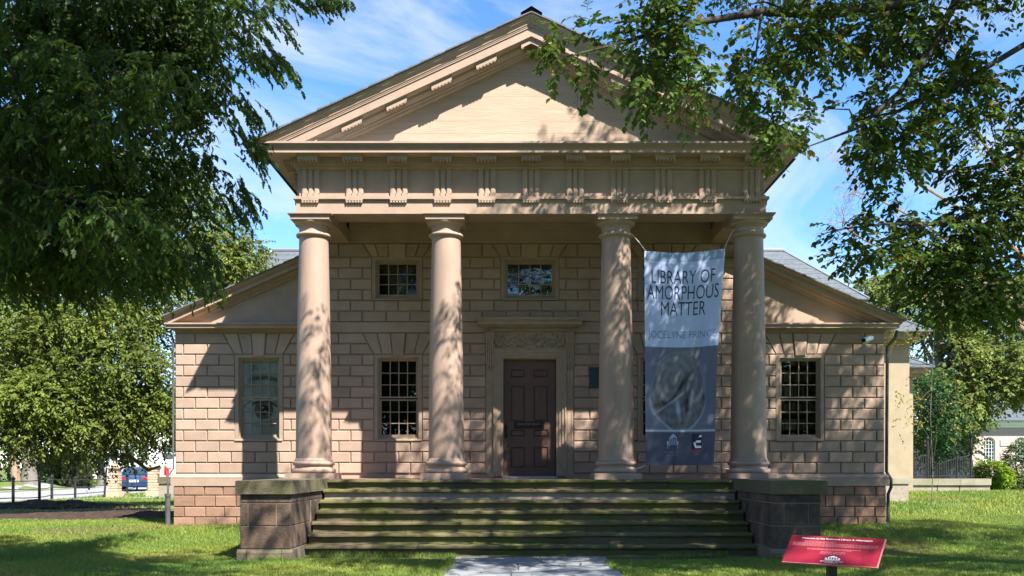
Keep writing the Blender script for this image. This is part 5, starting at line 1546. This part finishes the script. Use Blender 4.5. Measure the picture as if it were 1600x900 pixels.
# low stone wall carrying an iron railing
YG = 18.0
GW = empty('garden_wall', (wx(1480,YG), YG, -.9)); tag(GW, 'low stone garden wall with mossy coping right of the rear wing', 'wall')
gx0, gx1 = wx(1416,YG), wx(1548,YG)
cx_ = [gx0, wx(1465,YG), wx(1500,YG), gx1]
for a, b in zip(cx_[:-1], cx_[1:]):
    mb = MB(); mb.box(a+.004, b-.004, YG-.06, YG+.45, wz(758,YG), wz(748,YG)); mb.build('coping_stone', concrete, GW)
    mb = MB(); mb.box(a+.006, b-.03, YG, YG+.4, -1.1, wz(758,YG)-.003); mb.build('wall_stone', concrete, GW)
RL = empty('iron_railing', (wx(1480,YG), YG+.2, wz(748,YG))); tag(RL, 'black iron railing with tall posts on the low garden wall', 'railing')
zt0 = wz(748,YG)
for px, py, r_ in ((1432,710,.04),(1453,688,.045),(1471,720,.035),(1499,712,.035),(1521,678,.045)):
    mb = MB(); mb.tube([(wx(px,YG),YG+.2,zt0),(wx(px,YG),YG+.2,wz(py,YG))], r_, 8); mb.lathe([(.02,0),(.055,.04),(.06,.08),(.02,.16)], wx(px,YG), YG+.2, 8, wz(py,YG)); mb.build('post', iron, RL)
mb0 = MB(); mb0.box(-.014,.014,-.014,.014,0,1.0); pk = mb0.mesh('picket', iron)
def toprail(px): return np.interp(px, [1418,1432,1446,1453,1463,1471,1485,1499,1521,1526], [730,716,712,712,722,726,720,716,712,738])
for px in np.arange(1421, 1526, 3.6):
    o = link('picket', pk, None, RL, (wx(px,YG), YG+.2, zt0)); o.scale = (1,1,wz(toprail(px),YG)-zt0)
mb = MB(); pp = np.arange(1419,1526,5.0)
mb.tube([(wx(p,YG),YG+.2,wz(toprail(p),YG)) for p in pp], .022, 6); mb.tube([(wx(1419,YG),YG+.2,zt0+.1),(wx(1524,YG),YG+.2,zt0+.1)], .02, 6)
mb.build('rail', iron, RL)

# house with arched windows on the far right
YH = 40.0
AH = empty('arched_window_house', (wx(1570,YH), YH, -.9)); tag(AH, 'pale stone house with tall arched windows and grey roof, far right', 'house')
hx0, hx1 = wx(1519,YH), wx(1700,YH); ztop = wz(668,YH)
aw = [(wx(1546,YH), wx(1546+9,YH)-wx(1546,YH)), (wx(1595,YH), wx(1595+9,YH)-wx(1595,YH))]
zs_, ze_ = wz(724,YH), wz(692,YH)
hl = [(c-w, c+w, zs_, ze_+w) for c, w in aw]
mb = MB()
for a, b, c, d in wall_cells(hx0, hx1, -1.2, ztop, hl): mb.box(a, b, YH, YH+.3, c, d)
for c, w in aw:
    for s in (-1, 1):
        pts = [(c+s*w, ze_+w), (c+s*w, ze_)] + [(c+s*w*math.cos(math.radians(t)), ze_+w*math.sin(math.radians(t))) for t in range(15, 91, 15)]
        mb.prism(pts if s < 0 else pts[::-1], YH, YH+.3)
mb.box(hx0, hx0+.3, YH+.3, YH+9, -1.2, ztop)
mb.build('wall', pinkst, AH)
rows = int((ztop+1.0)/.42)
mb = MB()
rh = random.Random(3)
for k in range(rows):
    z0 = -1.0+.42*k; x = hx0 - (.4 if k % 2 else 0)
    while x < hx1:
        a, b = max(x, hx0)+.01, min(x+.85, hx1)-.01; x += .85
        ok = all(b < h[0] or a > h[1] or z0+.41 < h[2] or z0 > h[3] for h in hl)
        if ok and b-a > .1: block(mb, [(a,z0+.012),(b,z0+.012),(b,z0+.41),(a,z0+.41)], YH, YH-.04, .025)
tag(mb.build('ashlar_blocks', pinkst, AH), kind='stuff')
for c, w in aw:
    Wn = empty('arched_window', (c, YH, zs_), AH); mb = MB()
    mb.box(c-w, c-w+.06, YH+.08, YH+.16, zs_, ze_); mb.box(c+w-.06, c+w, YH+.08, YH+.16, zs_, ze_); mb.box(c-w, c+w, YH+.08, YH+.16, zs_, zs_+.06)
    mb.tube([(c+(w-.03)*math.cos(math.radians(t)), YH+.12, ze_+(w-.03)*math.sin(math.radians(t))) for t in range(0,181,12)], .035, 6)
    for i in range(1,4): mb.box(c-w+2*w*i/4-.012, c-w+2*w*i/4+.012, YH+.09, YH+.13, zs_+.06, ze_+w*.8)
    for j in range(1,7): z = zs_+(ze_+w-zs_)*j/7; mb.box(c-w+.06, c+w-.06, YH+.095, YH+.125, z-.01, z+.01)
    mb.build('frame', whitep, Wn)
    mb = MB(); mb.box(c-w, c+w, YH+.14, YH+.15, zs_, ze_+w); mb.build('pane', carglass, Wn)
    mb = MB(); mb.box(c-w, c+w, YH+.28, YH+.6, zs_, ze_+w); mb.build('dark_room', dark_in, Wn)
mb = MB()
for o_, z0, z1 in ((.1,0,.15),(.3,.15,.3),(.4,.3,.4)): mb.box(hx0-o_, hx1, YH-o_, YH+9, ztop+z0, ztop+z1)
mb.build('eaves_cornice', whitep, AH)
hip_roof('roof_slates', hx0-.6, hx1+6, YH-.6, YH+9.5, ztop+.41, wz(628,YH+4), 2.4, slate_l, AH)

# ================================================================== left background
# boundary fence of iron posts and rails along the street
FE = empty('street_fence', (-20, 20, -1.2)); tag(FE, 'black iron post and rail fence along the sunny street, left', 'fence')
pf = [(-22,786,17.4),(20.6,785,17.7),(61.6,785,18.6),(81,781.5,22.2),(117.5,778,24.6),(199,772,33),(214,764.5,41)]
pts = []
for px, py, Y in pf:
    x = wx(px,Y); z = float(gz(x,Y)); h = (py-742)/FPX*(Y-CAMY)
    pts.append((x,Y,z,h))
    mb = MB(); mb.lathe([(.055,-.05),(.055,h-.12),(.08,h-.11),(.085,h-.06),(.05,h-.04),(.03,h),(.01,h+.03)], x, Y, 10, z); mb.build('post', iron, FE, 40)
for (x0,y0,z0,h0),(x1,y1,z1,h1) in zip(pts[:-1], pts[1:]):
    for t in (.22,.52,.83):
        if t == .83 and y1 > 34: continue
        mb = MB(); mb.tube([(x0,y0,z0+h0*t),((x0+x1)/2,(y0+y1)/2,(z0+h0*t+z1+h1*t)/2-.015),(x1,y1,z1+h1*t)], .02, 6); mb.build('rail', iron, FE)
# gate piers
for i, (px, pb, pt, Y, w, lab) in enumerate(((179.5,777,731,26.7,15,'left rusticated gate pier beside the street fence'),(241,774.5,729,27.6,15,'right rusticated gate pier, next to the low garden wall'))):
    x = wx(px,Y); s = FPX/(Y-CAMY); hw = w/s/2; z0 = float(gz(x,Y)); zt = wz(pt,Y)
    G_ = empty('gate_pier', (x,Y,z0)); tag(G_, lab, 'gate pier', 'gate piers by the street')
    mb = MB(); mb.box(x-hw*1.3,x+hw*1.3,Y-hw*1.3,Y+hw*1.3,z0-.1,z0+.3); mb.build('plinth', gatest, G_)
    n = 8; hh = (zt-.12-z0-.3)/n
    for j in range(n):
        mb = MB(); a = z0+.3+hh*j
        mb.box(x-hw*.93,x+hw*.93,Y-hw*.93,Y+hw*.93,a,a+hh); mb.box(x-hw,x+hw,Y-hw,Y+hw,a+.02,a+hh-.02); mb.build('rusticated_block', gatest, G_)
    mb = MB()
    for k_, a, b in ((1.05,-.12,-.07),(1.2,-.07,-.03),(1.35,-.03,.03)): mb.box(x-hw*k_,x+hw*k_,Y-hw*k_,Y+hw*k_,zt+a,zt+b)
    b0 = [(x-hw*1.3,Y-hw*1.3,zt+.03),(x+hw*1.3,Y-hw*1.3,zt+.03),(x+hw*1.3,Y+hw*1.3,zt+.03),(x-hw*1.3,Y+hw*1.3,zt+.03)]
    mb.add(b0+[(x,Y,zt+.2)], [(0,1,4),(1,2,4),(2,3,4),(3,0,4)])
    mb.lathe([(.02,.14),(.06,.17),(.07,.22),(.045,.28),(.01,.31)], x, Y, 10, zt); mb.build('cap', gatest, G_)
GL = empty('street_wall', (wx(256,24),24,-1.2)); tag(GL, 'short low stone wall with green coping beside the library corner', 'wall')
mb = MB(); mb.box(wx(248,24), wx(300,24), 24, 24.5, -1.4, wz(755.5,24)); mb.build('wall_stone', concrete, GL)
mb = MB(); mb.box(wx(247,24), wx(300,24), 23.93, 24.57, wz(755,24), wz(745,24)); mb.build('coping_stone', capst, GL)
# leaning pole
mb = MB(); mb.tube([(wx(163,30),30,-1.3),(wx(168,30),30,wz(708,30))], .05, 8)
tag(mb.build('leaning_pole', iron), 'thin dark leaning pole between the hedge and the gate piers', 'pole')
mb = MB(); 
mb.tube([(wx(266,27),27,-1.2),(wx(266,27),27,wz(733,27))], .03, 6); mb.lathe([(.02,0),(.06,.03),(.06,.09),(.02,.12)], wx(266,27), 27, 8, wz(733,27)); tag(mb.build('marker_post', concrete), 'slim pale marker post near the library corner', 'post')
FLG = empty('flag', (wx(258,50),50,-1.0)); tag(FLG, 'red flag on a staff glimpsed behind the gate pier', 'flag')
mb = MB(); mb.tube([(wx(254,50),50,-1.2),(wx(256,50),50,wz(720,50))], .04, 6); mb.build('staff', whitep, FLG)
mb = MB(); 
for i in range(6):
    a, b = wx(256+i*1.3,50), wx(256+(i+1)*1.3,50); y_ = 50+.1*math.sin(i*1.4); y1_ = 50+.1*math.sin((i+1)*1.4)
    mb.add([(a,y_,wz(742+i,50)),(b,y1_,wz(743+i,50)),(b,y1_,wz(727+i,50)),(a,y_,wz(725+i,50))], [(0,1,2,3)])
mb.build('cloth', flagred, FLG)

def car(name, label, x, y, yaw, paintm, rear=True):
    z0 = float(gz(x,y))+.015
    K = empty(name, (x,y,z0)); K.rotation_euler = (0,0,0); tag(K, label, 'car')
    ca, sa = math.cos(yaw), math.sin(yaw)
    def tw(mb_):                      # local: X right, -Y towards the viewer
        mb_.v = [(x+px*ca-py*sa, y+px*sa+py*ca, z0+pz) for px,py,pz in mb_.v]; return mb_
    # body: cross sections along the length
    st = [(-2.28,.38,.62,.80),(-2.2,.28,.86,.86),(-1.6,.22,.98,.90),(-.6,.20,.96,.92),(.6,.2,.93,.92),(1.6,.22,.84,.88),(2.2,.3,.68,.80),(2.3,.4,.58,.72)]
    mb = MB(); vs = []; n = 0
    for (yy,zb_,zt,hw) in st:
        sec = [(-hw*.9,zb_),(hw*.9,zb_),(hw,zb_+.18),(hw*1.0,zb_+.7*(zt-zb_)),(hw*.93,zt-.02),(hw*.7,zt+.015),(-hw*.7,zt+.015),(-hw*.93,zt-.02),(-hw*1.0,zb_+.7*(zt-zb_)),(-hw,zb_+.18)]
        n = len(sec); vs += [(a,yy,b) for a,b in sec]
    fs = [(i*n+k,i*n+(k+1)%n,(i+1)*n+(k+1)%n,(i+1)*n+k) for i in range(len(st)-1) for k in range(n)] + [tuple(range(n-1,-1,-1)), tuple(range((len(st)-1)*n,len(st)*n))]
    mb.add(vs, fs); tw(mb).build('body', paintm, K, 50)
    cab = [(-1.75,.97,.78),(-.95,1.36,.62),(-.3,1.45,.6),(.45,1.4,.6),(1.25,.9,.78)]
    mb = MB(); vs, fs = [], []
    for yy,zt,hw in cab: vs += [(-.84,yy,.92),(-hw,yy,zt-.03),(-hw*.8,yy,zt),(hw*.8,yy,zt),(hw,yy,zt-.03),(.84,yy,.92)]
    for i in range(4):
        for k in range(5): fs.append((i*6+k,i*6+k+1,(i+1)*6+k+1,(i+1)*6+k))
    mb.add(vs, fs); tw(mb).build('cabin', paintm, K, 40)
    mb = MB(); e = .006
    mb.add([(-.66,-1.70,1.01+e),(.66,-1.70,1.01+e),(.52,-1.0,1.35+e),(-.52,-1.0,1.35+e)],[(0,1,2,3)]); tw(mb).build('rear_window', carglass, K)
    mb = MB(); mb.add([(-.66,1.2,.95+e),(.66,1.2,.95+e),(.5,.5,1.39+e),(-.5,.5,1.39+e)],[(3,2,1,0)]); tw(mb).build('windscreen', carglass, K)
    for s in (-1,1):
        mb = MB(); mb.add([(s*.846,-1.2,.97),(s*.846,.9,.97),(s*.63,.4,1.36),(s*.64,-.85,1.34)],[(0,1,2,3) if s>0 else (3,2,1,0)]); tw(mb).build('side_window', carglass, K)
        for yy in (-1.4,1.42):
            wh = MB(); wh.tube([(s*.9,yy,.33),(s*.68,yy,.33)], .33, 18); w_ = tw(wh).build('wheel', rubber, K, 40)
            wh = MB(); wh.tube([(s*.905,yy,.33),(s*.7,yy,.33)], .21, 14); tw(wh).build('rim', chrome, w_, 40)
        mb = MB(); mb.box(*sorted((s*.48,s*.84)),-2.29,-2.1,.68,.82); tw(mb).build('tail_light' if rear else 'headlight', tailred if rear else lampw, K)
        mb = MB(); mb.box(*sorted((s*.86,s*1.0)),.75,.9,.92,1.04); tw(mb).build('mirror', paintm, K)
    mb = MB(); mb.box(-.26,.26,-2.32,-2.26,.55,.67); tw(mb).build('number_plate', whitep, K)
    mb = MB(); mb.box(-.84,.84,-2.33,-2.1,.3,.48); tw(mb).build('bumper', paintm if rear else chrome, K)
    return K
car('parked_car', 'dark blue car seen from behind between the gate piers', wx(213,39.5), 39.5, math.radians(19), carblue, True)
car('parked_car', 'dark grey car facing the viewer far down the street', wx(146,110), 110, 0.0, cargrey, False)

# white house across the street
HO = empty('white_house', (wx(200,90), 90, -1.2)); tag(HO, 'white clapboard house glimpsed beyond the gate piers', 'house')
hx0, hx1 = wx(128,90), wx(300,90)
wn_ = [(wx(p,90)-.6, wx(p,90)+.6, 1.0, 2.8) for p in (150,176,203,226,262)] 
mb = MB()
for a,b,c,d in wall_cells(hx0, hx1, -1.4, 6.2, wn_): mb.box(a,b,90,90.3,c,d)
for k in range(48):
    z = -1.2+k*.155
    for a,b,c,d in wall_cells(hx0, hx1, z, z+.15, [h for h in wn_ if h[2] < z+.15 and h[3] > z]):
        pass
mb.box(hx0,hx0+.3,90.3,100,-1.4,6.2)
mb.build('wall', whitew, HO)
mb = MB()
for k in range(47):
    z = -1.2+k*.155; segs_ = [(hx0,hx1)]
    for h in wn_:
        if h[2]-.05 < z+.1 and h[3]+.05 > z: segs_ = [q for a,b in segs_ for q in ((a,min(b,h[0])),(max(a,h[1]),b)) if q[1]-q[0] > .05]
    for a,b in segs_: mb.profx([(90,z),(89.97,z),(89.985,z+.15),(90,z+.15)],a,b)
tag(mb.build('clapboards', whitew, HO), kind='stuff')
for h in wn_:
    Wn = empty('window', ((h[0]+h[1])/2,90,h[2]), HO); mb = MB()
    for x0,x1,z0,z1 in ((h[0],h[0]+.1,h[2],h[3]),(h[1]-.1,h[1],h[2],h[3]),(h[0]+.1,h[1]-.1,h[2],h[2]+.1),(h[0]+.1,h[1]-.1,h[3]-.1,h[3]),(h[0]+.1,h[1]-.1,(h[2]+h[3])/2-.03,(h[2]+h[3])/2+.03)): mb.box(x0,x1,89.94,90.1,z0,z1)
    mb.build('frame', whitew, Wn)
    mb = MB(); mb.box(h[0],h[1],90.1,90.12,h[2],h[3]); mb.build('pane', carglass, Wn)
mb = MB(); mb.prism([(hx0-.5,6.2),(hx1+.5,6.2),(hx1-1,9.5),(hx0+1,9.5)],89.5,101); mb.build('roof', slate, HO)

# ================================================================== grass
def blades(name, n, xr_, yr_, h, w, rng, keep, base, kind='stuff'):
    x = rng.uniform(*xr_, n); y = rng.uniform(*yr_, n); k = keep(x,y); x, y = x[k], y[k]; n = len(x)
    z = gz(x,y)-.004
    hh = h*rng.uniform(.45,1.25,n)*(1+.35*vnoise(np.stack([x,y,0*x],1),1.7,3.)); a = rng.uniform(0,2*np.pi,n); lean = rng.normal(0,.5,(n,2))
    dx, dy = np.cos(a)*w/2, np.sin(a)*w/2
    p = np.stack([x,y,z],1); o = np.stack([dx,dy,0*dx],1)
    mid = p+np.stack([lean[:,0]*hh*.25,lean[:,1]*hh*.25,hh*.6],1); tip = p+np.stack([lean[:,0]*hh*.8,lean[:,1]*hh*.8,hh],1)
    V = np.stack([p-o,p+o,mid-o*.7,mid+o*.7,tip],1).reshape(-1,3)
    F = (np.array([(0,1,3),(0,3,2),(2,3,4)])[None]+(np.arange(n)*5)[:,None,None]).reshape(-1,3)
    pat = vnoise(np.stack([x,y,0*x],1),.9,7.); dry = rng.random(n) < .06+.07*(pat>.3)
    col = np.array(base)[None]*(1+rng.normal(0,.16,(n,1)))*(1+.2*pat[:,None]); col = col*(1+.25*np.stack([pat,0*pat,0*pat],1))
    worn = smooth01((vnoise(np.stack([x,y*1.6,0*x],1),.55,1.3)-.25)/.35)[:,None]; col = col*(1-.55*worn)+np.array([.23,.2,.075])*.55*worn
    col[dry] = np.array([.2,.16,.07])*rng.uniform(.7,1.1,(dry.sum(),1))
    col = np.clip(col,.01,.6)
    return tag(link(name, fast_mesh(name, V, F, bladem, np.repeat(col,5,0)), None), kind=kind)
def edge_tufts(name, lines, rng):
    X = []
    for (x0,y0,x1,y1,nx,ny) in lines:
        L = math.hypot(x1-x0,y1-y0); n = int(L*420); t = rng.random(n); d = np.abs(rng.normal(0,.05,n))
        k = vnoise(np.stack([t*L,0*t,0*t],1),3.,x0) > -.25; t, d = t[k], d[k]
        X.append(np.stack([x0+(x1-x0)*t+nx*d, y0+(y1-y0)*t+ny*d],1))
    X = np.concatenate(X); box = iter([X[:,0],X[:,1]])
    class R:
        def uniform(self, a, b, n): 
            return next(box) if n == len(X) and isinstance(a,(int,float)) and a in (-1e3,) else rng.uniform(a,b,n)
        def normal(self,*a): return rng.normal(*a)
        def random(self,*a): return rng.random(*a)
    return blades(name, len(X), (-1e3,0), (-1e3,0), .095, .010, R(), lambda x,y: x==x, GB)
def off_paved(x, y):
    ok = ~((x > -1.34) & (x < 1.21) & (y < -2.5))
    ok &= ~((np.abs(x) < 4.70) & (y > -3.0) & (y < 12))
    ok &= ~((np.abs(x) < 7.76) & (y > YW-.05) & (y < 12))
    ok &= ~((x > -3.8) & (x < 3.7) & (y > -2.42))
    ok &= ~(x < road_r(y)+.1)
    ok &= ~((y > 5.3+wob(x)*.8) & (y < 15+wob(x+3)*.6) & (x < -8.2) & (RNG.random(x.shape) < .85))
    ok &= ~((((x+15.9)/3.3)**2+((y-13.1)/2.5)**2 < 1) | (((x+11.3)/3.2)**2+((y-6.5)/2.1)**2 < .9))
    ok &= ~((x > 7.9) & (y > 11.9) & (x < 12.4)) 
    # only where the camera, or one a few steps aside, sees ground
    ok &= np.abs((x-CAMX)/(y-CAMY)) < .72
    return ok
rgr = np.random.default_rng(5)
GB = (.20,.27,.045)
blades('grass', 420000, (-10.5,10.5), (-5.8,-.5), .055, .009, rgr, off_paved, GB)
blades('grass', 330000, (-14,14), (-.5,6), .058, .012, rgr, off_paved, GB)
blades('grass', 200000, (-26,26), (6,22), .085, .022, rgr, off_paved, GB)
blades('grass', 60000, (-40,40), (22,48), .10, .05, rgr, off_paved, GB)
edge_tufts('tall_grass', [(-4.75,-3.06,-3.85,-3.06,0,-1),(-4.75,-3.0,-4.75,2.3,-1,0),(3.78,-3.06,4.66,-3.06,0,-1),(4.66,-3.0,4.66,2.3,1,0),(-7.78,YW-.07,-4.75,YW-.07,0,-1),(4.66,YW-.07,7.8,YW-.07,0,-1),(7.8,YW,7.8,9,1,0),
  (-3.7,-2.43,-1.33,-2.43,0,-1),(1.2,-2.43,3.6,-2.43,0,-1),(-1.33,-2.5,-1.33,-6,1,0),(1.2,-2.5,1.2,-6,-1,0),(12.3,17.95,14.0,17.95,0,-1)], rgr)
# fallen leaves
rl = np.random.default_rng(15)
n = 900; x = rl.uniform(-10,10,n); y = rl.uniform(-5.5,8,n); k = off_paved(x,y) & (rl.random(n) < .8); x, y = x[k], y[k]
xs_ = rl.uniform(-3.7,3.6,90); ii = rl.integers(0,7,90); ys_ = -.35-.31*ii+rl.uniform(.05,.28,90); zs2 = -.181*ii+.012
xp = rl.uniform(-1.3,1.25,24); yp = rl.uniform(-5.5,-2.6,24)
P = np.concatenate([np.stack([x,y,gz(x,y)+.045],1), np.stack([xs_,ys_,zs2],1), np.stack([xp,yp,np.full(24,-1.232)],1)]); n = len(P)
V,F,mm = leaves(P, np.stack([rl.normal(size=n),rl.normal(size=n),rl.normal(0,.15,n)],1), np.array([0,0,1.])+rl.normal(0,.25,(n,3)), rl.uniform(.04,.075,n), 'beech')
col = np.array([.2,.11,.035])[None]*rl.uniform(.4,1.3,(n,1))
tag(link('fallen_leaves', fast_mesh('fallen_leaves', V, F, leafm, np.repeat(col,mm,0)), None), kind='stuff')
